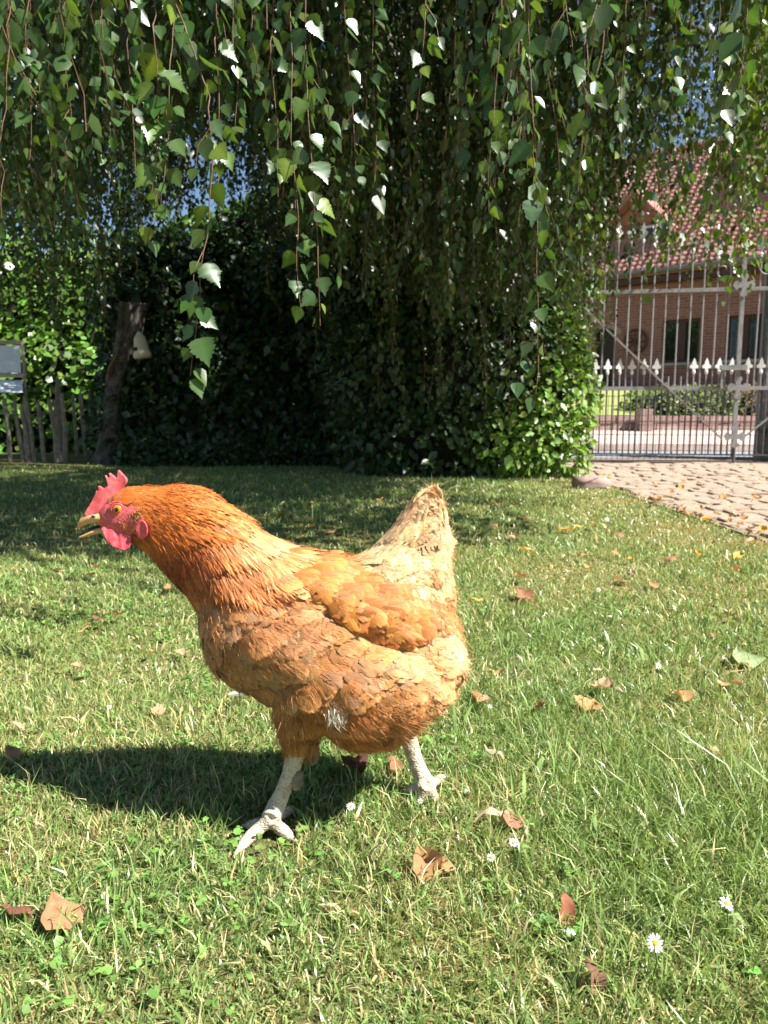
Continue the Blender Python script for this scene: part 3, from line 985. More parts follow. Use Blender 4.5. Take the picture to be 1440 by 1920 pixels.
# --- near twigs: each leaf a piece of its own
def birch_leaf(k, col):
    r = random.Random(k)
    half = [(.0, .0), (.13, .015), (.30, .07), (.40, .17), (.375, .20), (.43, .27), (.385, .31), (.405, .39), (.34, .42), (.345, .50), (.27, .53), (.265, .61), (.195, .64), (.18, .73), (.115, .76), (.09, .86), (.04, .90)]
    half = [(a * r.uniform(.93, 1.07) * (.92 + .2 * r.random()), b) for a, b in half]
    mid = [(0, b, 0) for _, b in half] + [(0, 1.0, 0)]
    fold = r.uniform(.05, .30); curl = r.uniform(-.25, .45)
    V, F = [], []
    n = len(half)
    def zz(a, b): return abs(a) * fold * 1.2 + curl * -(b - .3) ** 2 * .5 + .004 * math.sin(b * 26 + abs(a) * 9) * min(1, abs(a) * 5)
    for b in [h[1] for h in half] + [1.0]: V.append((0, b, zz(0, b)))
    for sg in (-1, 1):
        for a, b in half: V.append((sg * a, b - .02 * (a > .05), zz(a, b)))
    for sg, o in ((-1, n + 1), (1, 2 * n + 1)):
        for i in range(n):
            j = o + i
            q = (i, i + 1, j + 1, j) if i < n - 1 else (i, i + 1, j)
            F.append(q if sg < 0 else q[::-1])
    tris = []
    for f in F:
        tris.append(f[:3])
        if len(f) == 4: tris.append((f[0], f[2], f[3]))
    m0 = len(V)
    cc = np.tile(np.array(col), (m0, 1)); cc[:n + 1] *= 1.5
    return mesh_np('leaf', np.array(V), np.array(tris), M['birch'], cc, smooth=False)
leaf_me = [birch_leaf(k, LB * f * np.array(h)) for k, (f, h) in enumerate([(1.0, (1, 1, 1)), (1.2, (1.05, 1, .9)), (.85, (.95, 1, 1.1)), (1.5, (1.15, 1.05, .8)), (1.1, (.95, 1, 1.1)),
                                                                            (1.3, (1.2, 1.05, .8)), (.95, (.9, 1, 1.2)), (1.15, (1, 1, 1)), (1.9, (1.5, 1.1, .7)), (1.05, (1, 1, 1))])]
NEAR = [  # polyline in the photograph, distance, leaf length
    ([(300, -70), (350, 60), (392, 180), (398, 300), (390, 420), (375, 530), (366, 620), (357, 705)], 1.45, .050, 42),
    ([(285, -70), (290, 60), (296, 190), (292, 300), (288, 400), (277, 450)], 1.50, .050, 40),
    ([(335, -70), (322, 90), (318, 220), (310, 320), (300, 400)], 1.60, .046, 36),
    ([(405, -70), (405, 80), (412, 200), (410, 350)], 1.65, .046, 40),
    ([(575, -70), (572, 90), (578, 220), (588, 340), (596, 460), (600, 610)], 1.60, .046, 30),
    ([(540, -70), (548, 120), (545, 260), (560, 400), (556, 500), (565, 590)], 1.70, .045, 36),
    ([(515, -70), (508, 100), (520, 240), (522, 370)], 1.80, .045, 42),
    ([(800, -70), (797, 40), (790, 130), (781, 225)], 1.70, .045, 38),
    ([(995, -70), (990, 60), (996, 180), (1002, 300), (1008, 400), (1006, 500), (1008, 590), (1012, 680), (1003, 750)], 1.60, .046, 42),
    ([(985, -70), (975, 60), (968, 160), (985, 260), (988, 330)], 1.85, .046, 34),
    ([(945, -70), (935, 100), (925, 220), (915, 330), (918, 420)], 2.0, .045, 46),
    ([(1050, -70), (1066, 40), (1082, 130), (1105, 200)], 1.8, .048, 34),
    ([(1175, -70), (1172, 80), (1160, 200), (1165, 300)], 2.2, .045, 40),
    ([(1205, -70), (1212, 100), (1225, 260), (1240, 380), (1236, 470)], 2.4, .045, 44),
    ([(1345, -70), (1352, 80), (1356, 170), (1352, 300)], 1.9, .046, 40),
    ([(1400, -70), (1398, 60), (1392, 140), (1396, 210)], 1.6, .048, 40),
    ([(1290, -70), (1296, 120), (1300, 280), (1312, 430)], 2.6, .045, 44),
    ([(1335, -70), (1340, 200), (1352, 400), (1360, 580)], 2.8, .045, 46),
    ([(60, -70), (50, 90), (58, 200), (55, 300)], 1.9, .046, 42),
    ([(125, -70), (122, 100), (130, 210), (122, 330)], 2.0, .046, 44),
    ([(18, -70), (14, 120), (2, 260), (5, 410)], 1.6, .046, 46),
    ([(195, -70), (188, 80), (200, 180), (206, 260)], 1.9, .046, 42),
    ([(245, -70), (240, 100), (250, 220), (256, 330)], 2.0, .046, 42),
    ([(470, -70), (474, 40), (468, 110), (478, 170)], 1.8, .046, 36),
    ([(640, -70), (650, 80), (662, 210), (668, 330)], 2.0, .045, 44),
    ([(702, -70), (698, 120), (706, 260), (706, 380)], 2.2, .045, 46),
    ([(858, -70), (852, 120), (866, 230), (862, 340)], 2.3, .045, 46),
    ([(1260, -70), (1268, 60), (1262, 160), (1275, 250)], 2.1, .046, 42),
    ([(440, -70), (436, 70), (446, 160), (440, 250)], 1.9, .046, 42),
]
nleaf = 0
extra = [[], [], [], []]
def more_leaf(p, d, nrm, sc):
    for a_, b_ in zip(extra, (p, d, nrm, sc)): a_.append(b_)
for poly, Y, L, step in NEAR:
    poly = np.array(poly, float)
    seg = np.r_[0, np.cumsum(np.linalg.norm(np.diff(poly, axis=0), axis=1))]
    tot = seg[-1]
    def at_(s): return P(np.interp(s, seg, poly[:, 0]), np.interp(s, seg, poly[:, 1]), Y)
    m = max(4, int(tot / 28))
    dd = rng.normal(size=(m, 1)) * .006
    pts = np.array([at_(s) for s in np.linspace(0, tot, m)]); pts[:, 1:2] += dd
    top = pts[0] + np.array([.02, .05, .35])
    tw = MB().tube([tuple(q - TB) for q in np.vstack([top[None], pts])], list(np.linspace(.0016, .0008, m + 1)), 5, False).build('twig', M['twig'], bt, True)
    s = 40.0; sd = 1
    while s < tot:
        if True:
            p = at_(s)
            ang = rng.uniform(-1, 1) * 1.3 + (0 if sd > 0 else math.pi)
            side = Vector((math.cos(ang), math.sin(ang) * .8, 0))
            d = (side * rng.uniform(.1, 1.1) + Vector((0, 0, -1)) + Vector(rng.normal(size=3)) * .22).normalized()
            nrm = Vector(rng.normal(size=3)) * .75 + Vector((.25, -.75, .45)) * (1 if rng.random() < .8 else -1)
            y_ = d; x_ = y_.cross(nrm).normalized(); z_ = x_.cross(y_)
            base = Vector(p - TB) + side * .010 + Vector((0, 0, -.006))
            sc = L * .82 * float(np.exp(rng.normal() * .22)) * (.75 if s > tot - 60 else 1.0)
            nleaf += 1
            if nleaf > 300 or rng.random() < .12: more_leaf(np.array(base), np.array(d), np.array(nrm), sc); nleaf -= (nleaf <= 300) * 1; s += step * .45; continue
            o = link('leaf', leaf_me[int(rng.integers(10))], tw)
            o.matrix_local = Matrix.Translation(base) @ Matrix(((x_.x, y_.x, z_.x), (x_.y, y_.y, z_.y), (x_.z, y_.z, z_.z))).to_4x4() @ Matrix.Scale(sc, 4)
        s += step * .80 * rng.uniform(.5, 1.4); sd = -sd
    # short side twigs forking off, with their own leaves
    for k in range(max(1, int(tot / 230))):
        s0 = rng.uniform(60, tot * .85); p0 = at_(s0) - TB
        az_ = rng.uniform(0, 6.28); ln = rng.uniform(.05, .13)
        q1 = p0 + np.array([math.cos(az_) * .35, math.sin(az_) * .3, -.5]) * ln; q2 = q1 + np.array([math.cos(az_) * .1, 0, -.55]) * ln
        MB().tube([tuple(p0), tuple(q1), tuple(q2)], [.0010, .0008, .0006], 4, False).build('side_twig', M['twig'], tw)
        for f_ in np.linspace(.3, 1, max(2, int(ln / .028))):
            pp_ = p0 + (q1 - p0) * min(1, f_ * 2) + (q2 - q1) * max(0, f_ * 2 - 1)
            more_leaf(pp_, np.array([rng.normal() * .5, rng.normal() * .5, -1]), rng.normal(size=3) * .6 + [.2, -.7, .4], L * rng.uniform(.55, .9))

T_BL = [(0, 0, 0), (-.30, .08, .03), (-.41, .25, .05), (-.34, .45, .04), (-.20, .68, .02), (0, 1, -.04), (.20, .68, .02), (.34, .45, .04), (.41, .25, .05), (.30, .08, .03), (0, .4, -.02)]
F_BL = [(10, (i + 1) % 10, i) for i in range(10)]
V, F, c, _ = cards(np.array(extra[0]), np.array(extra[1]), np.array(extra[2]), T_BL, F_BL, np.array(extra[3]), jitter(LB * 1.15, len(extra[0]), .2, .12))
o = link('near_foliage', mesh_np('near_foliage', V, F, M['birch'], c), bt); o['kind'] = 'stuff'
# thin ivy trailers hanging in front of the column
trail = MB(); Cc, Dd, Nn_, Ss = [], [], [], []
for k in range(34):
    u0 = rng.uniform(680, 1060); Y = rng.uniform(5.75, 6.05)
    v1 = rng.uniform(520, 800)
    zt, zb = P(u0, 200, Y)[2], P(u0, v1, Y)[2]
    pts, c, d, nn, s_ = strand_leaves((u0 - 720) / FPX * Y, Y, zt, zb, .035, .042, .12)
    trail.tube([tuple(q) for q in pts[::4]] if len(pts) > 8 else [tuple(q) for q in pts], .002, 4, False)
    Cc.append(c); Dd.append(d); Nn_.append(nn); Ss.append(s_)
Cc, Dd, Nn_, Ss = (np.concatenate(a) for a in (Cc, Dd, Nn_, Ss))
V, F, c, _ = cards(Cc, Dd, Nn_, T_OV, F_OV, Ss, jitter((.06, .105, .02), len(Cc)))
o = link('trailing_leaves', mesh_np('trailing_leaves', V, F, M['ivy'], c), iv); o['kind'] = 'stuff'
trail.build('trailing_stems', M['twig'], iv)['kind'] = 'stuff'

# ================================================================== stump, bird feeder, fence, chair
sp = P(208, 866, 8.0); sp[2] = 0
st = tag(empty('tree_stump', sp), 'leaning dead tree stump with bark and a sawn forked top beside the fence', 'tree stump')
def SL(u, v, dy=0): return tuple(P(u, v, 8.0 + dy) - sp)
rag = random.Random(3)
mb = MB().tube([SL(200, 872), SL(205, 840), SL(210, 780), SL(218, 710), SL(232, 650), SL(240, 610), SL(236, 568)], [.15, .11, .095, .095, .09, .085, .075], 14)
for i, v in enumerate(mb.V): mb.V[i] = tuple(np.array(v) + np.array([rag.uniform(-.018, .018), rag.uniform(-.018, .018), rag.uniform(-.01, .01)]))
mb.build('trunk', M['bark'], st)
mb = MB().tube([SL(236, 660), SL(256, 615), SL(264, 578)], [.07, .068, .062], 10)
for i, v in enumerate(mb.V): mb.V[i] = tuple(np.array(v) + np.array([rag.uniform(-.012, .012), rag.uniform(-.012, .012), rag.uniform(-.01, .01)]))
mb.build('branch_stub', M['bark'], st)
MB().tube([SL(224, 580), SL(246, 576, .02), SL(276, 576)], [.045, .05, .04], 8).build('branch_stub', M['bark'], st)
MB().tube([SL(200, 715, -.12), SL(206, 690, -.13), SL(216, 672, -.14), SL(222, 655, -.14)], [.012, .02, .018, .01], 6).build('vine', M['twig'], st)
fp = P(268, 672, 7.8)
fd = tag(empty('bird_feeder', fp), 'cream bottle shaped bird feeder with a round hole hanging from the stump', 'bird feeder')
s_ = 7.8 / FPX * 1.12
mb = MB().lathe([(.02, 0), (13 * s_, 0), (15 * s_, 5 * s_), (14 * s_, 9 * s_), (11.5 * s_, 14 * s_), (10.5 * s_, 26 * s_), (9 * s_, 34 * s_), (5 * s_, 39 * s_), (3 * s_, 43 * s_), (.006, 44 * s_)], 20)
mb.build('body', M['cream'], fd, True, rot=(0, R(-7), 0))
MB().lathe([(4 * s_, 0), (4 * s_, .012)], 12).build('hole', M['black'], fd, loc=(-7.5 * s_, -8.3 * s_, 14 * s_), rot=(R(90), 0, R(-42)))
MB().tube([(-.025, 0, 42 * s_), (-.02, .05, 62 * s_), (-.03, .1, 92 * s_)], .004, 5).build('cord', M['twig'], fd)

fn = tag(empty('paling_fence', P(60, 866, 8.1) * [1, 1, 0]), 'rustic low fence of split chestnut pales tied with wire', 'fence')
FO = np.array(fn.location)
FL = [(-118, 757, -100), (-92, 752, -80), (-66, 760, -55), (-40, 752, -34), (-14, 748, -12), (8, 750, 20), (27, 752, 44), (52, 757, 64), (72, 760, 84), (92, 752, 108), (103, 754, 116), (116, 742, 123), (40, 764, 56)]
def pale(ut, vt, ub, vb, Y, w):
    a, b = P(ub, vb, Y) - FO, P(ut, vt, Y + rag.uniform(-.02, .02)) - FO
    a[2] = 0
    mid = (a + b) / 2 + np.array([rag.uniform(-.02, .02), rag.uniform(-.01, .01), 0])
    mb = MB().tube([tuple(a), tuple(mid), tuple(b * .97 + mid * .03), tuple(b + [0, 0, .03])], [w, w * .95, w * .85, w * .35], 6)
    for i, v in enumerate(mb.V): mb.V[i] = tuple(np.array(v) + np.array([rag.uniform(-.004, .004)] * 3))
    mb.build('pale', M['wood_grey'], fn)
for i, (ut, vt, ub) in enumerate(FL):
    pale(ut, vt, ub, 868, 8.15, .030 if i == 9 else rag.uniform(.019, .026))
for i, (ut, vt, ub, vb, Y, w) in enumerate(((137, 742, 142, 812, 9.3, .02), (150, 740, 158, 815, 9.2, .024), (167, 742, 178, 818, 9.1, .02), (187, 740, 190, 820, 9.0, .022),
                                            (236, 712, 240, 810, 9.0, .05), (225, 745, 228, 812, 9.0, .02), (285, 715, 290, 820, 8.9, .018), (108, 712, 110, 800, 9.4, .035))):
    pale(ut, vt, ub, vb, Y, w)
for v in (775, 850):
    MB().tube([tuple(P(-118, v, 8.12) - FO), tuple(P(60, v + 2, 8.12) - FO), tuple(P(120, v, 8.12) - FO)], .004, 5).build('tie_wire', M['wire'], fn)
MB().tube([tuple(P(120, 770, 8.12) - FO), tuple(P(160, 766, 9.15) - FO), tuple(P(240, 765, 9.0) - FO)], .004, 5).build('tie_wire', M['wire'], fn)

ch = tag(empty('folding_chair', P(0, 790, 8.9) * [1, 1, 0]), 'white canvas folding chair with a pale wooden frame behind the fence', 'chair')
CO = np.array(ch.location)
def CL(u, v, Y): return tuple(P(u, v, Y) - CO)
for du in (0, -105):
    MB().bar(CL(42 + du, 640, 9.1), CL(48 + du, 742, 8.8), .035, .03).build('back_rail', M['wood_pale'], ch)
    MB().bar(CL(46 + du, 742, 8.8), (P(44 + du, 800, 8.7) - CO) * [1, 1, 0], .03, .03).build('leg', M['wood_pale'], ch)
    MB().bar(CL(46 + du, 742, 9.2), (P(50 + du, 800, 9.25) - CO) * [1, 1, 0], .03, .03).build('leg', M['wood_pale'], ch)
MB().bar(CL(-66, 642, 9.09), CL(44, 642, 9.09), .045, .03, (0, 1, 0)).build('top_rail', M['wood_pale'], ch)
MB().bar(CL(-62, 704, 8.88), CL(46, 704, 8.88), .045, .03, (0, 1, 0)).build('cross_rail', M['wood_pale'], ch)
def quad(name, pts, th, mat, parent):
    V = [Vector(p) for p in pts]; V += [v + Vector((0, th, 0)) for v in V]
    me = mesh_py(name, V, [(0, 1, 2, 3), (7, 6, 5, 4), (0, 4, 5, 1), (1, 5, 6, 2), (2, 6, 7, 3), (3, 7, 4, 0)], mat)
    return link(name, me, parent)
quad('backrest', [CL(-60, 699, 8.9), CL(39, 699, 8.9), CL(37, 648, 9.06), CL(-60, 648, 9.06)], .01, M['canvas'], ch)
quad('seat', [CL(-58, 736, 8.55), CL(42, 736, 8.55), CL(41, 713, 8.86), CL(-58, 713, 8.86)], .01, M['canvas'], ch)

# ================================================================== the hen
HY = 0.98
PXM = HY / FPX                                   # metres per photograph pixel at the hen
hen_at = G(640, 1530); hen_at[2] = 0
hen = tag(empty('hen', hen_at), 'orange buff hen with red comb striding across the lawn with open beak', 'hen')
HO = np.array(hen_at)
def H(u, v, w=0.0): return P(u, v, HY) + np.array([0, w, 0])
def HF(u, v, w): return P(u, v, HY + w)          # seen at that pixel, w beyond the middle plane
def HP(u, v, w):
    """seen at that pixel on the near side; the far side is its mirror image"""
    q = P(u, v, HY - abs(w)); q[1] = HY + w
    return q
CAMP = Vector((0, 0, CAM_H))
def cast(u, v, sg=-1):
    """where the pixel meets the body (sg=+1: mirrored to the far side) -> point, normal"""
    d = Vector(ray(u, v)).normalized()
    h_ = tree.ray_cast(CAMP, d)
    if h_[0] is None or h_[0].y > HY: 
        q, n_ = P(u, v, HY - .004), np.array([0, -1., 0])
    else: q, n_ = np.array(h_[0]), np.array(h_[1])
    if n_[1] > 0: n_ = -n_
    if sg > 0:
        q[1] = 2 * HY - q[1]; n_[1] = -n_[1]
    return q, n_

def feather_mat():
    m, t, bs, out = newmat('feather')
    a = t.nodes.new('ShaderNodeAttribute'); a.attribute_name = 'Col'
    uv = t.nodes.new('ShaderNodeUVMap'); uv.uv_map = 'UVMap'
    sx = t.nodes.new('ShaderNodeSeparateXYZ'); t.links.new(uv.outputs[0], sx.inputs[0])
    def math_(op, x, y=None, clamp=False):
        n = t.nodes.new('ShaderNodeMath'); n.operation = op; n.use_clamp = clamp
        for i, q in enumerate((x, y)):
            if q is None: continue
            if isinstance(q, (int, float)): n.inputs[i].default_value = q
            else: t.links.new(q, n.inputs[i])
        return n.outputs[0]
    side = math_('ABSOLUTE', math_('SUBTRACT', sx.outputs[0], 0.5))        # 0 at the shaft, .5 at the edge
    q = math_('SUBTRACT', sx.outputs[1], math_('MULTIPLY', side, 1.1))
    geo = t.nodes.new('ShaderNodeNewGeometry')
    sp_ = t.nodes.new('ShaderNodeSeparateXYZ'); t.links.new(geo.outputs['Position'], sp_.inputs[0])
    cmb = t.nodes.new('ShaderNodeCombineXYZ')
    t.links.new(math_('MULTIPLY', q, 20), cmb.inputs[0]); t.links.new(math_('MULTIPLY', sx.outputs[0], 2.2), cmb.inputs[1])
    t.links.new(math_('MULTIPLY', sp_.outputs[1], 60), cmb.inputs[2])
    n = noise(t, 1.0, 3, .6, vec=cmb.outputs[0])
    barb = ramp(t, n.outputs['Fac'], [(0.28, (0.66, 0.58, 0.5)), (0.5, (0.98, 0.96, 0.92)), (0.72, (1.22, 1.25, 1.3))])
    mul = t.nodes.new('ShaderNodeMix'); mul.data_type = 'RGBA'; mul.blend_type = 'MULTIPLY'; mul.inputs[0].default_value = 1
    grad = ramp(t, sx.outputs[1], [(.25, (.76, .72, .68)), (.62, (1.0, 1.0, 1.0)), (1.0, (1.14, 1.16, 1.18))])  # darker base, lighter tip: shading between layered feathers put into the colour
    mulg = t.nodes.new('ShaderNodeMix'); mulg.data_type = 'RGBA'; mulg.blend_type = 'MULTIPLY'; mulg.inputs[0].default_value = 1
    t.links.new(a.outputs['Color'], mulg.inputs[6]); t.links.new(grad.outputs[0], mulg.inputs[7])
    t.links.new(mulg.outputs[2], mul.inputs[6]); t.links.new(barb.outputs[0], mul.inputs[7])
    # pale fringe at the end of each feather and a fine pale shaft
    fr = math_('MULTIPLY', math_('SUBTRACT', math_('ADD', sx.outputs[1], math_('MULTIPLY', side, .35)), .88), 2.4, True)
    sh = math_('MULTIPLY', math_('LESS_THAN', side, .025), .35)
    fac = math_('MULTIPLY', math_('MAXIMUM', fr, sh), 0.75, True)
    mx = t.nodes.new('ShaderNodeMix'); mx.data_type = 'RGBA'
    pale = t.nodes.new('ShaderNodeMix'); pale.data_type = 'RGBA'; pale.blend_type = 'MIX'; pale.inputs[0].default_value = .50
    t.links.new(mul.outputs[2], pale.inputs[6]); pale.inputs[7].default_value = (.86, .60, .32, 1)
    t.links.new(fac, mx.inputs[0]); t.links.new(mul.outputs[2], mx.inputs[6]); t.links.new(pale.outputs[2], mx.inputs[7])
    t.links.new(mx.outputs[2], bs.inputs['Base Color'])
    bs.inputs['Roughness'].default_value = .5
    bs.inputs['Specular IOR Level'].default_value = .35
    bs.inputs['Sheen Weight'].default_value = .15
    bs.inputs['Sheen Roughness'].default_value = .4
    bump(t, n.outputs['Fac'], bs, .35, .0012)
    tr = t.nodes.new('ShaderNodeBsdfTranslucent'); t.links.new(mx.outputs[2], tr.inputs['Color'])
    ms = t.nodes.new('ShaderNodeMixShader'); ms.inputs[0].default_value = .16
    t.links.new(bs.outputs[0], ms.inputs[1]); t.links.new(tr.outputs[0], ms.inputs[2])
    # barbs separate towards the rim
    edge = math_('MAXIMUM', math_('MULTIPLY', side, 1.9), math_('ADD', sx.outputs[1], math_('MULTIPLY', side, .25)))
    cmb2 = t.nodes.new('ShaderNodeCombineXYZ')
    t.links.new(math_('MULTIPLY', q, 34), cmb2.inputs[0]); t.links.new(math_('MULTIPLY', sx.outputs[0], 1.4), cmb2.inputs[1]); t.links.new(math_('MULTIPLY', sp_.outputs[1], 90), cmb2.inputs[2])
    n3 = noise(t, 1.0, 2, .5, vec=cmb2.outputs[0])
    gone = math_('GREATER_THAN', math_('MULTIPLY', math_('SUBTRACT', edge, .72), 2.2), n3.outputs['Fac'])
    tp = t.nodes.new('ShaderNodeBsdfTransparent')
    fin_ = t.nodes.new('ShaderNodeMixShader')
    t.links.new(gone, fin_.inputs[0]); t.links.new(ms.outputs[0], fin_.inputs[1]); t.links.new(tp.outputs[0], fin_.inputs[2]); t.links.new(fin_.outputs[0], out.inputs[0])
    return m
M['feather'] = feather_mat()

def skin_mat(name, c1, c2, scale, rough=.45, sss=.15, bs_=.22, bd=.001):
    m, t, bs, out = newmat(name)
    n = noise(t, scale, 5)
    r = ramp(t, n.outputs['Fac'], [(.35, c1), (.65, c2)])
    t.links.new(r.outputs[0], bs.inputs['Base Color'])
    bs.inputs['Roughness'].default_value = rough
    bs.inputs['Subsurface Weight'].default_value = sss
    bs.inputs['Subsurface Radius'].default_value = (1, .25, .2)
    bs.inputs['Subsurface Scale'].default_value = .004
    v = t.nodes.new('ShaderNodeTexVoronoi'); v.inputs['Scale'].default_value = scale * 3.5
    tc = t.nodes.new('ShaderNodeTexCoord'); t.links.new(tc.outputs['Object'], v.inputs['Vector'])
    bump(t, v.outputs['Distance'], bs, bs_, bd)
    return m
M['comb'] = skin_mat('comb_skin', (.58, .06, .07), (.72, .14, .14), 160)
M['wattle'] = skin_mat('wattle_skin', (.58, .045, .07), (.70, .12, .13), 160)
M['beak'] = skin_mat('beak_horn', (.62, .29, .10), (.70, .42, .19), 90, .4, .05, .15)
M['dark'] = mat_flat('mouth_dark', (.02, .012, .01), .6)

m, t, bs, out = newmat('hen_body')
a = t.nodes.new('ShaderNodeAttribute'); a.attribute_name = 'Col'
n = noise(t, 260, 4); r = ramp(t, n.outputs['Fac'], [(.3, (.7, .66, .62)), (.7, (1.2, 1.2, 1.2))])
mul = t.nodes.new('ShaderNodeMix'); mul.data_type = 'RGBA'; mul.blend_type = 'MULTIPLY'; mul.inputs[0].default_value = 1
t.links.new(a.outputs['Color'], mul.inputs[6]); t.links.new(r.outputs[0], mul.inputs[7]); t.links.new(mul.outputs[2], bs.inputs['Base Color'])
bs.inputs['Roughness'].default_value = .55
n2 = noise(t, 500, 3); bump(t, n2.outputs['Fac'], bs, .6, .002)
M['hen_body'] = m

# pale crusty leg scales
m, t, bs, out = newmat('leg_scale')
v = t.nodes.new('ShaderNodeTexVoronoi'); v.inputs['Scale'].default_value = 330
tc = t.nodes.new('ShaderNodeTexCoord'); mp = t.nodes.new('ShaderNodeMapping'); mp.inputs['Scale'].default_value = (.9, .9, 1.3)
t.links.new(tc.outputs['Object'], mp.inputs[0]); t.links.new(mp.outputs[0], v.inputs['Vector'])
n = noise(t, 60, 5)
mixv = t.nodes.new('ShaderNodeMath'); mixv.operation = 'MULTIPLY_ADD'; mixv.inputs[1].default_value = .5
t.links.new(v.outputs['Distance'], mixv.inputs[0]); t.links.new(n.outputs['Fac'], mixv.inputs[2])
r = ramp(t, mixv.outputs[0], [(.35, (.62, .53, .41)), (.7, (.53, .44, .32)), (1.0, (.30, .22, .14))])
t.links.new(r.outputs[0], bs.inputs['Base Color'])
bs.inputs['Roughness'].default_value = .7
b = bump(t, v.outputs['Distance'], bs, .6, .002); b.invert = True
M['leg'] = m
M['claw'] = mat_flat('claw', (.42, .34, .25), .5)
M['mud'] = mat_noise('dried_mud', (.14, .10, .065), (.34, .28, .20), 90, .95, bstr=.8)

# ---- fields over the side view of the bird (photograph pixels)
FLOW = np.array([(250, 915, 1, .05), (300, 950, 1, .3), (360, 915, 1, .15), (290, 1020, .7, .7), (310, 985, .85, .5), (400, 1000, .8, .6), (430, 955, .85, .5), (480, 1000, .7, .7),
                 (450, 1080, .3, .95), (340, 1070, .6, .8), (385, 1095, .55, .85), (500, 1060, .3, .95), (540, 1020, .8, .5), (580, 1045, .9, .35), (640, 1040, .97, .2), (420, 1150, .5, .85), (470, 1130, .75, .6),
                 (520, 1130, .95, .3), (580, 1130, .95, .25), (410, 1220, .6, .8), (520, 1230, .85, .5), (600, 1200, .92, .4), (650, 1270, .88, .45), (700, 1225, .97, .22), (800, 1230, 1, .08),
                 (855, 1230, 1, .15), (830, 1300, .9, .5), (750, 1330, .85, .5), (680, 1370, .75, .65), (560, 1340, .15, 1), (560, 1400, .05, 1), (480, 1290, .7, .7), (680, 1045, .98, .1), (720, 1070, .85, .45),
                 (745, 1020, .8, -.1), (775, 1000, .5, -.85), (800, 950, .25, -1), (830, 980, .2, -1), (815, 1060, .8, .1), (845, 1060, .35, .9), (840, 1140, .5, .85), (770, 1110, .8, .55), (730, 1130, .85, .5)], float)
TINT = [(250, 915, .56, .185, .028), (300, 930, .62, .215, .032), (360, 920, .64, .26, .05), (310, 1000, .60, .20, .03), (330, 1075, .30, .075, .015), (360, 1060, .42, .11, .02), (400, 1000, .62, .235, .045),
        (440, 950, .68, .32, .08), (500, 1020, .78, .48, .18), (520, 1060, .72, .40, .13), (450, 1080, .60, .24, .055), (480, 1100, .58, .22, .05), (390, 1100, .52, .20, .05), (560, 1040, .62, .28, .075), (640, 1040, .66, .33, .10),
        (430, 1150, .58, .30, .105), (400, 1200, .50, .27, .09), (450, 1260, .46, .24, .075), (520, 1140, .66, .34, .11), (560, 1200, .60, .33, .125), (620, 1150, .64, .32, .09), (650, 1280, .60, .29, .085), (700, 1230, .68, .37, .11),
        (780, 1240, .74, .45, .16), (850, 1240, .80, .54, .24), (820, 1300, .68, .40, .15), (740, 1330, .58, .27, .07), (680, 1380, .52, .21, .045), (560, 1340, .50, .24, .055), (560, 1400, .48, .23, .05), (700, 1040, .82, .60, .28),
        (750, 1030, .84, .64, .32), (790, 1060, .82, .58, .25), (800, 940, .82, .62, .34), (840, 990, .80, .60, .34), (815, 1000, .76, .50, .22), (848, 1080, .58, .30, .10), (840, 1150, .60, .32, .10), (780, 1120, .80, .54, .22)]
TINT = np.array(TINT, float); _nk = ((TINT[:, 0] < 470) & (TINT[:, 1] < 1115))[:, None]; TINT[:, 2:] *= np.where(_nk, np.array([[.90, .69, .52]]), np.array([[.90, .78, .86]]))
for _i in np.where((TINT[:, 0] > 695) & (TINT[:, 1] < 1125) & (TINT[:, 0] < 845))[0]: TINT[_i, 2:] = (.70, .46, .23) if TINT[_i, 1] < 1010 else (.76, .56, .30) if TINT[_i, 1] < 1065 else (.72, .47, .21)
def idw(A, u, v, p=3.2):
    d = np.hypot(u[:, None] - A[None, :, 0], v[:, None] - A[None, :, 1]) + 4
    w = d ** -p
    return (w @ A[:, 2:]) / w.sum(1, keepdims=True)
def hen_px(p):
    q = np.array(p, float); q[:, 1] = HY - np.abs(q[:, 1] - HY)
    return to_px(q)
def inside(poly, u, v):
    poly = np.array(poly, float)
    r = np.zeros(len(u), bool)
    j = len(poly) - 1
    for i in range(len(poly)):
        (x0, y0), (x1, y1) = poly[i], poly[j]
        c = ((y0 > v) != (y1 > v)) & (u < (x1 - x0) * (v - y0) / (y1 - y0 + 1e-9) + x0)
        r ^= c; j = i
    return r
FACE = [(183, 952), (195, 941), (208, 935), (226, 934), (244, 941), (256, 950), (268, 962), (280, 985), (280, 1005), (272, 1016), (258, 1012), (244, 1014), (222, 1010), (196, 1000), (180, 985)]

# ---- the continuous body: head, neck, trunk, thighs
ST = [((182, 962), (190, 990), .007, 1), ((196, 944), (203, 1000), .014, 1), ((212, 928), (222, 1010), .0185, 1), ((232, 914), (246, 1018), .0215, 1), ((258, 911), (266, 1026), .0235, 1), ((292, 913), (284, 1044), .026, 1),
      ((330, 910), (303, 1066), .031, 1), ((368, 915), (324, 1088), .039, 1), ((408, 937), (347, 1108), .049, 1), ((450, 965), (371, 1140), .060, 1), ((495, 999), (381, 1182), .073, 1), ((542, 1025), (390, 1226), .085, 1),
      ((590, 1036), (425, 1260), .095, .95), ((630, 1042), (492, 1300), .102, .9), ((664, 1044), (580, 1345), .105, .8), ((697, 1027), (675, 1385), .101, .68), ((727, 1000), (755, 1362), .092, .6), ((751, 972), (822, 1318), .080, .52),
      ((772, 945), (856, 1268), .062, .47), ((789, 926), (858, 1225), .048, .47), ((815, 928), (854, 1180), .031, .5), ((832, 960), (846, 1130), .010, .6)]
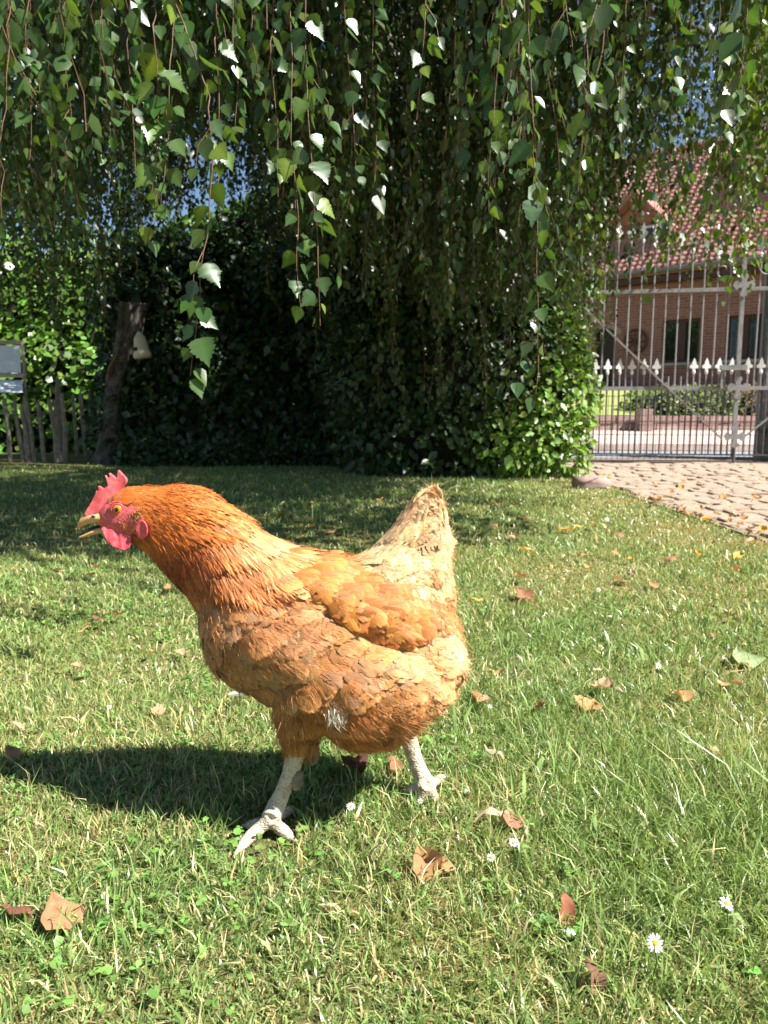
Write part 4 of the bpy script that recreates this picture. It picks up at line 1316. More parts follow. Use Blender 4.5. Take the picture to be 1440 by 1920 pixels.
def catmull(A, n):
    A = np.array(A, float); m = len(A)
    out_ = []
    for t_ in np.linspace(0, m - 1 - 1e-6, n):
        i = int(t_); f = t_ - i
        p0, p1, p2, p3 = A[max(i - 1, 0)], A[i], A[min(i + 1, m - 1)], A[min(i + 2, m - 1)]
        out_.append(.5 * (2 * p1 + (p2 - p0) * f + (2 * p0 - 5 * p1 + 4 * p2 - p3) * f * f + (3 * p1 - p0 - 3 * p2 + p3) * f ** 3))
    return np.array(out_)
ST_ = catmull([(*H(*a), *H(*b), w, k) for a, b, w, k in ST], 80)
def loft(rows, n=28, cy=0.0):
    V, F = [], []
    for r_ in rows:
        top, bot, w, k = r_[0:3], r_[3:6], r_[6], r_[7]
        c, hv = (top + bot) / 2, (top - bot) / 2
        for j in range(n):
            a = 2 * math.pi * j / n
            s = (1 - math.cos(a)) / 2                  # 0 top .. 1 bottom
            sm = s * s * (3 - 2 * s)
            prof = k + (1 - k) * sm
            V.append(c + hv * math.cos(a) + np.array([0, 1, 0]) * math.sin(a) * w * prof + np.array([0, cy, 0]))
    for i in range(len(rows) - 1):
        for j in range(n):
            j2 = (j + 1) % n
            F.append((i * n + j, i * n + j2, (i + 1) * n + j2, (i + 1) * n + j))
    F.append(tuple(range(n))[::-1]); F.append(tuple((len(rows) - 1) * n + j for j in range(n)))
    return V, F
mb = MB()
mb.add(*loft(ST_))
def blob(u, v, w, r):
    for sg in (-1, 1):
        c_ = HP(u, v, sg * w)
        pr_ = [(math.sin(a_), -math.cos(a_)) for a_ in np.linspace(.08, math.pi - .08, 12)]
        k0 = len(mb.V); mb.lathe(pr_, 18)
        for i in range(k0, len(mb.V)): mb.V[i] = tuple(np.array(mb.V[i]) * np.array(r) + c_)
blob(500, 1172, .046, (.082, .046, .052))       # full shoulder under the neck hackle
blob(450, 1195, .026, (.046, .045, .058))
blob(690, 1285, .052, (.105, .056, .066))       # flank
blob(797, 1243, .030, (.047, .050, .054))       # rump
blob(690, 1350, .018, (.065, .050, .036))       # belly
LY, RY = -.048, .050                                # the two legs either side of the middle plane
mb.tube([tuple(HF(606, 1240, LY + .01)), tuple(HF(582, 1290, LY)), tuple(HF(566, 1340, LY)), tuple(HF(560, 1385, LY)), tuple(HF(556, 1410, LY))], [.054, .052, .038, .026, .0175], 14)
mb.tube([tuple(HF(735, 1270, RY)), tuple(HF(745, 1310, RY)), tuple(HF(760, 1350, RY)), tuple(HF(765, 1372, RY))], [.05, .045, .026, .016], 14)
body = mb.build('body', M['hen_body'], None)
bake(body, ('REMESH', dict(mode='VOXEL', voxel_size=.0042)), ('SMOOTH', dict(factor=.5, iterations=3)))
body.parent = hen
bme = body.data
for p in bme.polygons: p.use_smooth = True
nv = len(bme.vertices)
BV = np.empty(nv * 3, np.float32); bme.vertices.foreach_get('co', BV); BV = BV.reshape(-1, 3).astype(float)
NB = np.empty(nv * 3, np.float32); bme.vertices.foreach_get('normal', NB); NB = NB.reshape(-1, 3)
_a, _b = BV[:, 0] * 1.0 + BV[:, 2] * .55, BV[:, 2] - BV[:, 0] * .55
_k = np.clip((BV[:, 0] - H(330, 1000)[0]) / .06, 0, 1) * (BV[:, 2] > .12)
_w = np.sin(_a * 40 + 1.7 * np.sin(_b * 55 + BV[:, 1] * 30)) * np.sin(_b * 80 + 2 * np.sin(_a * 30) + BV[:, 1] * 40) + .35 * np.sin(_a * 95 + _b * 70 + BV[:, 1] * 60)
BV = BV + NB * (_w * _k * .0034)[:, None]
uu, vv = hen_px(BV)
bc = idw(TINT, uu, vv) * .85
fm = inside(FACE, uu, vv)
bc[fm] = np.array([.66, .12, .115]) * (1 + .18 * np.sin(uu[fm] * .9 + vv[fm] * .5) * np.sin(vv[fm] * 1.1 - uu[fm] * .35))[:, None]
ac = bme.attributes.new('Col', 'FLOAT_COLOR', 'POINT')
ac.data.foreach_set('color', np.c_[bc, np.ones(nv)].astype(np.float32).ravel())
bme.materials.clear(); bme.materials.append(M['hen_body'])
bme.calc_loop_triangles()
BT = np.empty(len(bme.loop_triangles) * 3, np.int32); bme.loop_triangles.foreach_get('vertices', BT); BT = BT.reshape(-1, 3)
tree = BVHTree.FromPolygons([tuple(v) for v in BV], [tuple(int(i) for i in f) for f in BT])
TN = np.cross(BV[BT[:, 1]] - BV[BT[:, 0]], BV[BT[:, 2]] - BV[BT[:, 0]]); TA = np.linalg.norm(TN, axis=1); TN = norm(TN)
VN = np.zeros_like(BV)
for k in range(3): np.add.at(VN, BT[:, k], TN * TA[:, None])
VN = norm(norm(VN) * .45 + norm(NB))
bme.vertices.foreach_set('co', (BV - HO).astype(np.float32).ravel()); bme.update()

def sample(n):
    f = rng.choice(len(BT), n, p=TA / TA.sum())
    a, b = rng.random(n), rng.random(n)
    fl = a + b > 1; a[fl], b[fl] = 1 - a[fl], 1 - b[fl]
    w = np.stack([1 - a - b, a, b], 1)
    p = (BV[BT[f]] * w[:, :, None]).sum(1)
    nn = norm((VN[BT[f]] * w[:, :, None]).sum(1))
    return p, nn
def thin(p, rad):
    """greedy thinning, radius per point"""
    grid = {}; keep = []
    cell = .012
    for i in range(len(p)):
        x, y, z = p[i]; r_ = rad[i]
        k = (int(x / cell), int(y / cell), int(z / cell))
        ok = True
        m = int(r_ / cell) + 1
        for dx_ in range(-m, m + 1):
            for dy_ in range(-m, m + 1):
                for dz_ in range(-m, m + 1):
                    for j in grid.get((k[0] + dx_, k[1] + dy_, k[2] + dz_), ()):
                        q = p[j]
                        if (q[0] - x) ** 2 + (q[1] - y) ** 2 + (q[2] - z) ** 2 < r_ * r_: ok = False; break
                    if not ok: break
                if not ok: break
            if not ok: break
        if ok:
            grid.setdefault(k, []).append(i); keep.append(i)
    return np.array(keep)

FS = np.array([0, .20, .42, .64, .82, .94, 1.0])
FT = np.array([-1, -.5, 0, .5, 1])
def feather_T(n, prof, cup=.22, lift=.10, rag=.10, bend=.0):
    """n individual feather shapes, unit length and unit half-width"""
    s = FS[None, :, None] + np.zeros((n, 1, 5)); tt = FT[None, None, :] + np.zeros((n, len(FS), 1))
    hw = np.array(prof)[None, :, None]
    y_ = s - .09 * np.abs(tt) ** 2 * np.clip((s - .5) * 2, 0, 1)
    y_ = y_ + rng.normal(size=(n, len(FS), 5)) * rag * .35 * (s > .85)
    x_ = tt * hw * (1 + rng.normal(size=(n, 1, 1)) * .08) + rng.normal(size=(n, 1, 1)) * .18 * s ** 2
    z_ = lift * s + bend * s * s - cup * (tt * hw) ** 2 * .35 + rng.normal(size=(n, len(FS), 5)) * .018 * s
    return np.stack([x_, y_, z_], -1).reshape(n, -1, 3)
FF = np.array([(i * 5 + j, i * 5 + j + 1, (i + 1) * 5 + j + 1, (i + 1) * 5 + j) for i in range(len(FS) - 1) for j in range(4)])
FUV = np.array([(t_ * .5 + .5, s_) for s_ in FS for t_ in FT])
ROUND = (.30, .66, .92, 1.0, .88, .62, .30)
LANCE = (.45, .80, 1.0, .92, .62, .34, .06)

def tangent(d, nn): return norm(d - nn * (d * nn).sum(1, keepdims=True))
def feathers(name, p, nn, L, W, prof, col, lift=.1, cup=.22, rag=.1, wob=.16, sink=-.0002, dirs=None, bend=0.0, parent=None):
    n = len(p)
    u, v = hen_px(p)
    if dirs is None:
        f = idw(FLOW, u, v)
        dirs = np.stack([f[:, 0], np.zeros(n), -f[:, 1]], 1)
    D = tangent(norm(dirs) + rng.normal(size=(n, 3)) * wob, nn)
    base = p - D * (L[:, None] * .35) - nn * sink
    T = feather_T(n, prof, cup, lift, rag, bend)
    S = np.stack([W, L, L], 1)
    V, F, c, uv = cards(base - HO, D, nn, T, FF, S, col, FUV)
    # x = y x n in cards, normal z = x x y
    o = link(name, mesh_np(name, V, F, M['feather'], c, uv, True), parent or hen)
    o['kind'] = 'stuff'
    return o

p, nn = sample(75000)
u, v = hen_px(p)
face = inside(FACE, u, v)
leg_low = (v > 1405)
NECK = [(195, 930), (240, 905), (360, 900), (430, 940), (520, 1005), (565, 1040), (535, 1075), (500, 1115), (470, 1128), (425, 1120), (395, 1108), (340, 1100), (265, 1040), (283, 1000), (262, 955), (235, 932)]
neck = inside(NECK, u, v)
headz = u < 300
Lpx = np.where(neck, np.interp(u, [200, 250, 300, 380, 450, 520], [9, 15, 30, 62, 86, 96]), np.interp(v, [1000, 1100, 1250, 1400], [42, 50, 56, 44]))
TAILZ = [(660, 1030), (740, 990), (775, 900), (850, 910), (880, 1180), (800, 1175), (720, 1080)]
tail = inside(TAILZ, u, v)
thigh = inside([(505, 1310), (610, 1320), (600, 1420), (530, 1425)], u, v)
fluff = (u > 790) & (v > 1170)
Lpx = np.where(tail, 48, Lpx); Lpx = np.where(thigh, 30, Lpx); Lpx = np.where(fluff, 54, Lpx)
rad = np.where(neck, np.clip(Lpx * .075, 2.2, 4.6), Lpx * .17) * PXM
rad = np.where(tail, 6.5 * PXM, rad); rad = np.where(thigh, 5.0 * PXM, rad)
ok = ~face & ~leg_low
p, nn, u, v, Lpx, rad, neck, tail, thigh, fluff = (a[ok] for a in (p, nn, u, v, Lpx, rad, neck, tail, thigh, fluff))
kp = thin(p, rad)
p, nn, u, v, Lpx, neck, tail, thigh, fluff = (a[kp] for a in (p, nn, u, v, Lpx, neck, tail, thigh, fluff))
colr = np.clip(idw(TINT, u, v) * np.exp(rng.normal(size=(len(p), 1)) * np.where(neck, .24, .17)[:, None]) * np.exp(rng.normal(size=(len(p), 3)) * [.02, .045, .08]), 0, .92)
pal = (rng.random(len(p)) < .20) & (u > 440) & (u < 580) & (v < 1085) & neck
colr[pal] = np.array([.68, .43, .18]) * np.exp(rng.normal(size=(pal.sum(), 1)) * .12)
gry = (rng.random(len(p)) < .25) & ~neck & ~tail & (v > 1130) & (u < 760)
colr[gry] = colr[gry] * .55 + np.array([.42, .28, .17]) * .45
Lm = Lpx * PXM * np.exp(rng.normal(size=len(p)) * .12)
for nm, mk, prof, wr, lift, cup, rag_, wob in (('neck_hackle', neck, LANCE, .080, .022, .10, .05, .08), ('tail_coverts', tail & ~neck, ROUND, .25, .032, .10, .06, .09),
                                               ('thigh_feathers', thigh & ~neck & ~tail, LANCE, .18, .05, .14, .1, .14), ('rump_fluff', fluff & ~tail & ~neck, ROUND, .26, .06, .14, .12, .16),
                                               ('breast_feathers', ~(neck | tail | thigh | fluff), ROUND, .28, .034, .10, .05, .07)):
    i = np.where(mk)[0]
    W = Lm[i] * wr * np.exp(rng.normal(size=len(i)) * .1)
    if nm == 'neck_hackle': W = np.clip(W, 2.4 * PXM, 4.8 * PXM)
    feathers(nm, p[i], nn[i], Lm[i], W, prof, colr[i], lift, cup, rag_, wob)

# ---- loose downy barbs along the outlines of neck, rump, belly and tail
def barbs(name, p, nn, L, w, col, lift=.35, wob=.3, dirs=None):
    n = len(p); u, v = hen_px(p)
    if dirs is None:
        f = idw(FLOW, u, v); dirs = np.stack([f[:, 0], np.zeros(n), -f[:, 1]], 1)
    D = norm(tangent(norm(dirs), nn) + nn * lift + rng.normal(size=(n, 3)) * wob)
    T = np.array([(-1, 0, 0), (1, 0, 0), (.7, .5, .0), (-.7, .5, .0), (0, 1, -.12)])
    S = np.stack([np.full(n, w), L, L], 1)
    V, F, c, uv = cards(p - HO, D, rand_dir(n), T, np.array([(0, 1, 2), (0, 2, 3), (3, 2, 4)]), S, col, np.array([(.4, .62)] * 5))
    o = link(name, mesh_np(name, V, F, M['feather'], c, uv), hen); o['kind'] = 'stuff'
p2, n2 = sample(34000)
u2, v2 = hen_px(p2)
pr = np.where((u2 > 770) & (v2 > 1150), .9, np.where(v2 > 1300, .8, np.where((u2 > 740) & (v2 < 1150), .5, .05)))
pr = np.where(inside(FACE, u2, v2) | (v2 > 1412) | (u2 < 290), 0, pr)
sel = rng.random(len(p2)) < pr
p2, n2, u2, v2 = p2[sel], n2[sel], u2[sel], v2[sel]
barbs('down', p2, n2, np.exp(rng.normal(size=len(p2)) * .3) * np.where((u2 > 790) | (v2 > 1330), 27, 16) * PXM, .00024, np.clip(idw(TINT, u2, v2) * 1.12 * np.exp(rng.normal(size=(len(p2), 1)) * .12), 0, .95), np.where((u2 > 790) | (v2 > 1330), .38, .16)[:, None], .20)
# fine barbs lying along the plumage everywhere
p3, n3 = sample(14000); u3, v3 = hen_px(p3)
sel = ~(inside(FACE, u3, v3) | (v3 > 1408) | (u3 < 262))
p3, n3, u3, v3 = p3[sel], n3[sel], u3[sel], v3[sel]
barbs('plumage_barbs', p3 + n3 * .0016, n3, np.exp(rng.normal(size=len(p3)) * .3) * 20 * PXM, .00026, np.clip(idw(TINT, u3, v3) * 1.05 * np.exp(rng.normal(size=(len(p3), 1)) * .22), 0, .95), .07, .13)
# white tuft on the flank
c0, n0 = cast(630, 1333)
pt = c0 + rng.normal(size=(420, 3)) * np.array([8, 2, 9]) * PXM
barbs('white_tuft', pt, np.tile(n0, (420, 1)), rng.uniform(12, 24, 420) * PXM, .0004, jitter((.74, .66, .52), 420, .06, .02), .6, .4)
# ear tuft and bristles along the cheek
h = cast(256, 964)
pt = h[0] + rng.normal(size=(260, 3)) * np.array([5, 1.5, 5]) * PXM
barbs('ear_tuft', pt, np.tile(np.array(h[1]), (260, 1)), rng.uniform(6, 11, 260) * PXM, .00035, jitter((.60, .34, .12), 260, .15, .05), .5, .35)
pt = []
for k in range(260):
    a = rng.uniform(0, 1); uu_ = 222 + a * 50; v_ = 985 + a * 22 + rng.normal() * 6
    pt.append(cast(uu_, v_))
barbs('cheek_bristles', np.array([q[0] for q in pt]), np.array([q[1] for q in pt]), rng.uniform(5, 9, len(pt)) * PXM, .0003, jitter((.52, .22, .06), len(pt), .2, .05), .25, .25)

# ---- tail: upright soft feathers
n = 90
uu_ = rng.uniform(752, 842, n); a = rng.random(n)
w_ = rng.normal(size=n) * .009
root = np.array([H(x, 1010 - (x - 752) * .15 + rng.normal() * 12, w) for x, w in zip(uu_, w_)])
tipu = 788 + (uu_ - 752) * .56 + rng.normal(size=n) * 5
tipv = np.interp(tipu, [785, 800, 820, 835, 842], [950, 918, 922, 948, 985]) + np.abs(rng.normal(size=n)) * 26
tip = np.array([H(x, y, w * 1.0) for x, y, w in zip(tipu, tipv, w_)])
dv = tip - root; Lq = np.linalg.norm(dv, axis=1)
ns = np.stack([rng.normal(size=n) * .15, np.where(w_ < 0, -1, 1) * 1.0, rng.normal(size=n) * .1], 1)
tc_ = np.clip(np.tile((.76, .55, .30), (n, 1)) * np.exp(rng.normal(size=(n, 1)) * .12), 0, .92)
V, F, c, uv = cards(root - HO, dv, ns, feather_T(n, (.4, .8, 1, .95, .75, .5, .2), .5, .0, .12), FF, np.stack([Lq * .085, Lq, Lq * .4], 1), tc_, FUV)
o = link('tail', mesh_np('tail', V, F, M['feather'], c, uv, True), hen); o['kind'] = 'stuff'
pt = tip[rng.integers(0, n, 1500)] + rng.normal(size=(1500, 3)) * np.array([5, 5, 10]) * PXM - np.array([0, 0, 12 * PXM])
barbs('tail_down', pt,  np.tile([0.2, 0, 1.0], (1500, 1)), rng.uniform(8, 22, 1500) * PXM, .0003, jitter((.74, .54, .30), 1500, .08, .03), .8, .25, np.tile([.1, 0, 1.0], (1500, 1)))

# ---- wings: a raised shell covered with shingled feathers
AX0, AX1 = np.array([552., 1054.]), np.array([812., 1182.])
AXD = (AX1 - AX0) / np.linalg.norm(AX1 - AX0); AXN = np.array([-AXD[1], AXD[0]])     # AXN points down in the picture
def half_w(a, b): return np.interp(a, [0, .12, .35, .6, .8, .93, 1], [10, 36, 52, 58, 52, 34, 8]) * (1 if b > 0 else np.interp(a, [0, .2, .45, 1], [.55, .85, .85, .8]))
def wing_pt(a, b, sg):
    q = AX0 + (AX1 - AX0) * a + AXN * b * half_w(a, b)
    hp, _n = cast(q[0], q[1], -1)
    bul = .0008 + .015 * float(np.interp(b, [-1, -.5, .1, .6, 1], [0, .55, 1, .95, .45])) * math.sin(math.pi * min(1, .015 + a * .90)) ** .7
    d = norm(np.array([0, 0, CAM_H]) - hp)
    pnt = hp + d * bul
    if sg > 0: pnt[1] = 2 * HY - pnt[1]
    return pnt
def wing_frame(a, b, sg):
    e = .02
    c_ = wing_pt(a, b, sg)
    da = wing_pt(min(1, a + e), b, sg) - wing_pt(max(0, a - e), b, sg); db = wing_pt(a, min(1, b + .06), sg) - wing_pt(a, max(-1, b - .06), sg)
    n_ = norm(np.cross(da, db)); n_ = n_ if n_[1] * sg > 0 else -n_
    n_ = norm(n_ + np.array([0, sg * .7, 0]))
    return c_, n_
wing_col = np.array([(0, .62, .27, .065), (.3, .58, .225, .052), (.6, .54, .20, .048), (1, .57, .22, .055)])
for sg in (-1, 1):
    na, nb = 26, 13
    V, F = [], []
    for i in range(na):
        for j in range(nb): V.append(wing_pt(i / (na - 1), -1 + 2 * j / (nb - 1), sg) - HO)
    F = [(i * nb + j, i * nb + j + 1, (i + 1) * nb + j + 1, (i + 1) * nb + j) for i in range(na - 1) for j in range(nb - 1)]
    cc = np.tile((.36, .12, .03), (len(V), 1))
    wing = link('wing', mesh_np('wing', np.array(V), np.array(F), M['hen_body'], cc, smooth=True), hen)
    items = []
    rows = 19
    for i in range(rows):
        a = .02 + .93 * i / rows
        m = max(3, int(half_w(a, 1) * 1.85 / 12.0))
        for j in range(m):
            b = -1 + 2 * (j + (.5 if i % 2 else .0) + .25) / m + rng.normal() * .04
            if b > 1.02: continue
            b = max(-1, min(1, b))
            L = np.interp(a, [0, .4, .8, 1], [38, 46, 54, 58]) * (1 + .15 * rng.normal())
            items.append((a + rng.normal() * .008, b, L, L * .29, .10 + .18 * b + rng.normal() * .07))
    for k in range(6):                       # long flight feathers along the lower rear edge
        items.append((.52 + k * .06, .98 - .07 * k, 112 - k * 5, 11, -.02 - .01 * k))
    wv = []
    for k, (a, b, L, W, rot) in enumerate(items):
        a = min(max(a, 0), .985)
        c_, n_ = wing_frame(a, b, sg)
        ca, sa = math.cos(rot), math.sin(rot)
        d2 = AXD * ca + AXN * sa
        D = np.array([d2[0], 0, -d2[1]])
        D = norm(D - n_ * (D @ n_))
        base = c_ - D * L * PXM * .35 - n_ * .0006 + (n_ * .0004 if L > 60 else 0)
        cl = np.clip(np.array([np.interp(a, wing_col[:, 0], wing_col[:, q]) for q in (1, 2, 3)]) * math.exp(rng.normal() * .12) * np.exp(rng.normal(size=3) * [.02, .05, .1]), 0, .9)
        T = feather_T(1, ROUND, .12, .060 if L < 60 else .02, .04)
        V1, F1, c1, uv1 = cards(base[None] - HO, D[None], n_[None], T, FF, np.array([[W * PXM, L * PXM, L * PXM]]), cl[None], FUV)
        if sg < 0:
            link('feather', mesh_np('feather', V1, F1, M['feather'], c1, uv1, True), wing)
        else: wv.append((V1, F1, c1, uv1))
    if sg > 0:
        off = np.cumsum([0] + [len(q[0]) for q in wv[:-1]])
        o = link('wing_feathers', mesh_np('wing_feathers', np.vstack([q[0] for q in wv]), np.vstack([q[1] + k for q, k in zip(wv, off)]), M['feather'], np.vstack([q[2] for q in wv]), np.vstack([q[3] for q in wv]), True), wing)
        o['kind'] = 'stuff'

# ---- head: comb, wattles, ear lobes, beak, eyes
COMB = [(160.7, 963), (165, 953), (169, 945.5), (177, 930), (180, 927), (180.8, 919.6), (183, 919.6), (185.5, 924), (184.3, 910.7), (187.8, 911.3), (195, 916), (200.8, 912.5), (204.4, 911.9), (200, 901), (196.7, 891), (199, 891), (204, 897), (210, 904),
        (206, 894), (204, 886.5), (207, 886.5), (213, 892), (218.5, 898), (219, 890), (220, 881.8), (222.7, 881.8), (226.8, 886.5), (230, 889), (235, 893), (238.6, 899), (238, 905.4), (234, 911), (230, 917), (215, 928), (202, 940), (194, 950), (186, 962), (176, 970), (166, 972)]
def slab(name, outline, y_of, th, mat, parent, vox=.0008, sm=2):
    """rounded fleshy slab from a traced outline, thickness th(u, v)"""
    bm = bmesh.new()
    vs_ = [bm.verts.new(tuple(H(a_, b_))) for a_, b_ in outline]
    f = bm.faces.new(vs_)
    bmesh.ops.triangulate(bm, faces=[f])
    bmesh.ops.subdivide_edges(bm, edges=bm.edges[:], cuts=1)
    r_ = bmesh.ops.extrude_face_region(bm, geom=bm.faces[:])
    new = {e for e in r_['geom'] if isinstance(e, bmesh.types.BMVert)}
    for v_ in bm.verts:
        q_ = to_px(np.array([v_.co.x, HY, v_.co.z]))
        t_ = th(*q_) / 2
        yv = y_of(*q_) + (t_ if v_ in new else -t_)
        v_.co = Vector(HP(q_[0], q_[1], y_of(*q_))); v_.co.y = HY + yv
    bmesh.ops.recalc_face_normals(bm, faces=bm.faces[:])
    me = bpy.data.meshes.new(name); bm.to_mesh(me); bm.free(); me.materials.append(mat)
    o = link(name, me)
    bake(o, ('REMESH', dict(mode='VOXEL', voxel_size=vox)), ('SMOOTH', dict(factor=.5, iterations=sm)))
    for pl in o.data.polygons: pl.use_smooth = True
    if not o.data.materials: o.data.materials.append(mat)
    o.parent = parent; o.location = -HO
    return o
slab('comb', COMB, lambda a_, b_: .0015 * math.sin(a_ * .12), lambda a_, b_: float(np.interp(b_, [880, 915, 940, 965], [.0042, .0052, .008, .014])), M['comb'], hen)
WAT = [(190, 990), (194, 1001), (200, 1013), (210, 1023.5), (224.5, 1030), (236, 1031.5), (243, 1027), (247, 1016), (246, 1004), (236, 998), (218.6, 990), (201, 984)]
for sg in (-1, 1):
    slab('wattle', WAT if sg < 0 else [(a_ + 6, b_ - 3) for a_, b_ in WAT], lambda a_, b_, sg=sg: sg * float(np.interp(b_, [985, 1005, 1031], [.0125, .0175, .0205])) + .0008 * math.sin(a_ * .35), lambda a_, b_: float(np.interp(b_, [985, 1022, 1032], [.003, .0038, .0045])), M['wattle'], hen)
LOBE = [(266 + 11.5 * math.cos(a_) * (1.0 + .12 * math.sin(a_)), 993 + 18 * math.sin(a_)) for a_ in np.linspace(0, 2 * math.pi, 18, endpoint=False)]
def surf_y(u_, v_, sg):
    q, n_ = cast(u_, v_, sg)
    return q[1] - HY
for sg in (-1, 1):
    def yy(a_, b_, sg=sg):
        rr = math.hypot((a_ - 266) / 11.5, (b_ - 993) / 18)
        return surf_y(min(max(a_, 257), 275), min(max(b_, 978), 1008), sg) + sg * (.0035 - .0028 * max(0, 1 - rr * 1.15))
    slab('earlobe', LOBE, yy, lambda a_, b_: .0030, M['wattle'], hen, .0008, 2)

def horn(name, stations, mat, n=14):
    rows = catmull([(*H(*a_), *H(*b_), w_, 1.0) for a_, b_, w_ in stations], 18)
    V, F = loft(rows, n)
    mb_ = MB().add([q - HO for q in V], F)
    return mb_.build(name, mat, hen, True)
horn('upper_beak', [((192, 958), (206, 983), .0115), ((180, 961), (190, 980), .0105), ((170, 963), (176, 980), .0085), ((160, 965), (164, 983), .0062), ((151, 972), (155, 987), .0040), ((146, 981), (148, 990.5), .0018), ((145.5, 987), (146.5, 991), .0006)], M['beak'])
horn('lower_beak', [((208, 984), (206, 997), .0105), ((192, 987), (190, 999), .0090), ((176, 992), (175, 1003), .0068), ((162, 999), (162, 1007), .0045), ((152, 1004), (153, 1008.5), .0024), ((147, 1006.5), (148, 1008), .0006)], M['beak'])
horn('tongue', [((204, 984.5), (204, 988), .006), ((186, 984), (184, 990), .005), ((172, 988), (171, 993), .003), ((164, 992), (164, 994), .001)], M['dark'])
horn('gape', [((214, 981), (214, 994), .0160), ((204, 979), (203, 995), .0125), ((195, 981), (195, 993), .0085)], M['comb'])
for sg in (-1, 1):
    MB().lathe([(.0003, -.0012), (.0028, -.0004), (.0028, .0004), (.0003, .0012)], 10).build('nostril', M['dark'], hen, True, loc=HP(176, 969, sg * .0093) - HO, rot=(R(90), R(25), 0)).scale = (1.3, .6, 1)
# eyes
m, t, bs, out = newmat('hen_eye')
tc = t.nodes.new('ShaderNodeTexCoord')
sx = t.nodes.new('ShaderNodeSeparateXYZ'); t.links.new(tc.outputs['Object'], sx.inputs[0])
cb = t.nodes.new('ShaderNodeCombineXYZ'); t.links.new(sx.outputs[0], cb.inputs[0]); t.links.new(sx.outputs[2], cb.inputs[1])
ln = t.nodes.new('ShaderNodeVectorMath'); ln.operation = 'LENGTH'; t.links.new(cb.outputs[0], ln.inputs[0])
ml = t.nodes.new('ShaderNodeMath'); ml.operation = 'MULTIPLY'; ml.inputs[1].default_value = 1 / .0075; t.links.new(ln.outputs['Value'], ml.inputs[0])
r = ramp(t, ml.outputs[0], [(.0, (.004, .003, .002)), (.30, (.006, .004, .002)), (.36, (.40, .11, .008)), (.74, (.55, .20, .015)), (.86, (.10, .03, .01))])
t.links.new(r.outputs[0], bs.inputs['Base Color']); bs.inputs['Roughness'].default_value = .08; bs.inputs['Coat Weight'].default_value = .6; bs.inputs['Coat Roughness'].default_value = .03
M['eye'] = m
for sg in (-1, 1):
    ys = surf_y(222, 955, sg)
    pr_ = [(.0075 * math.sin(a_), -.0075 * math.cos(a_)) for a_ in np.linspace(.05, math.pi - .05, 14)]
    ec = HP(222, 954.5, ys - sg * .0042) - HO
    eye = MB().lathe(pr_, 20).build('eye', M['eye'], hen, True, loc=ec)
    ringp = [(.0073 * 1.08 * math.cos(a_), sg * .0036 - sg * .0008 * abs(math.cos(a_)), .0073 * .98 * math.sin(a_)) for a_ in np.linspace(0, 2 * math.pi, 26)]
    MB().tube(ringp, .0016, 8, False).build('eyelid', M['comb'], eye, True)
    ringp = [(.0073 * 1.5 * math.cos(a_), sg * .0028 - sg * .0012 * abs(math.cos(a_)), .0073 * 1.35 * math.sin(a_)) for a_ in np.linspace(0, 2 * math.pi, 26)]
    MB().tube(ringp, .0013, 8, False).build('eyelid', M['comb'], eye, True)

# ---- legs: shank, ankle and spread toes in one crusted surface
def leg(name, shank, radii, toes, lumps):
    mb_ = MB()
    pts = catmull(np.array([[*q, r_] for q, r_ in zip(shank, radii)]), 26)
    rr = [q[3] * (1 + .028 * rng.normal()) for i, q in enumerate(pts)]
    mb_.tube([tuple(q[:3]) for q in pts], rr, 14)
    for toe, w in toes:
        tp = catmull(np.array(toe), 14)
        rr = [w * np.interp(i / 13, [0, .3, .55, .8, 1], [1.15, .95, 1.0, .80, .50]) * (1 + .06 * math.sin(i * 2.6)) for i in range(14)]
        mb_.tube([tuple(q) for q in tp], rr, 10)
    o = mb_.build(name, M['leg'])
    bake(o, ('REMESH', dict(mode='VOXEL', voxel_size=.0019)), ('SMOOTH', dict(factor=.5, iterations=2)))
    for pl in o.data.polygons: pl.use_smooth = True
    if not o.data.materials: o.data.materials.append(M['leg'])
    V = np.array([tuple(v_.co) for v_ in o.data.vertices]) - HO
    o.data.vertices.foreach_set('co', V.astype(np.float32).ravel()); o.data.update()
    o.parent = hen
    for toe, w in toes:
        e_ = np.array(toe[-1]); d_ = norm(e_ - np.array(toe[-2]))
        MB().tube([tuple(e_ - HO - d_ * .002), tuple(e_ - HO + d_ * .007), tuple(e_ - HO + d_ * .013 - [0, 0, .004])], [w * .42, w * .28, .0005], 8).build('claw', M['claw'], o, True)
    return o
A = G(508, 1535, .028); 
leg('leg', [HF(557, 1395, LY), HF(553, 1420, LY), HF(543, 1452, LY), HF(531, 1483, LY), HF(519, 1510, LY), A], [.0115, .0120, .0105, .0105, .0125, .0130],
    [([A, G(488, 1552, .017), G(466, 1572, .010), G(447, 1594, .006)], .0088), ([A, G(500, 1542, .018), G(478, 1546, .010), G(462, 1548, .005)], .0085),
     ([A, G(522, 1550, .016), G(536, 1562, .010), G(549, 1573, .005)], .0085), ([A, G(525, 1528, .016), G(540, 1520, .008), G(550, 1515, .005)], .0075)], None)
B_ = G(800, 1475, .028)
leg('leg', [HF(762, 1360, RY), HF(768, 1390, RY), HF(777, 1420, RY), HF(787, 1446, RY), HF(796, 1466, RY), B_], [.0120, .0122, .0112, .0120, .0140, .0138],
    [([B_, G(792, 1490, .016), G(786, 1500, .008), G(782, 1506, .005)], .0085), ([B_, G(808, 1488, .016), G(814, 1496, .008), G(818, 1502, .005)], .0085),
     ([B_, G(784, 1478, .016), G(768, 1480, .009), G(757, 1482, .005)], .0080), ([B_, G(815, 1466, .014), G(826, 1460, .007), G(834, 1457, .004)], .0072)], None)
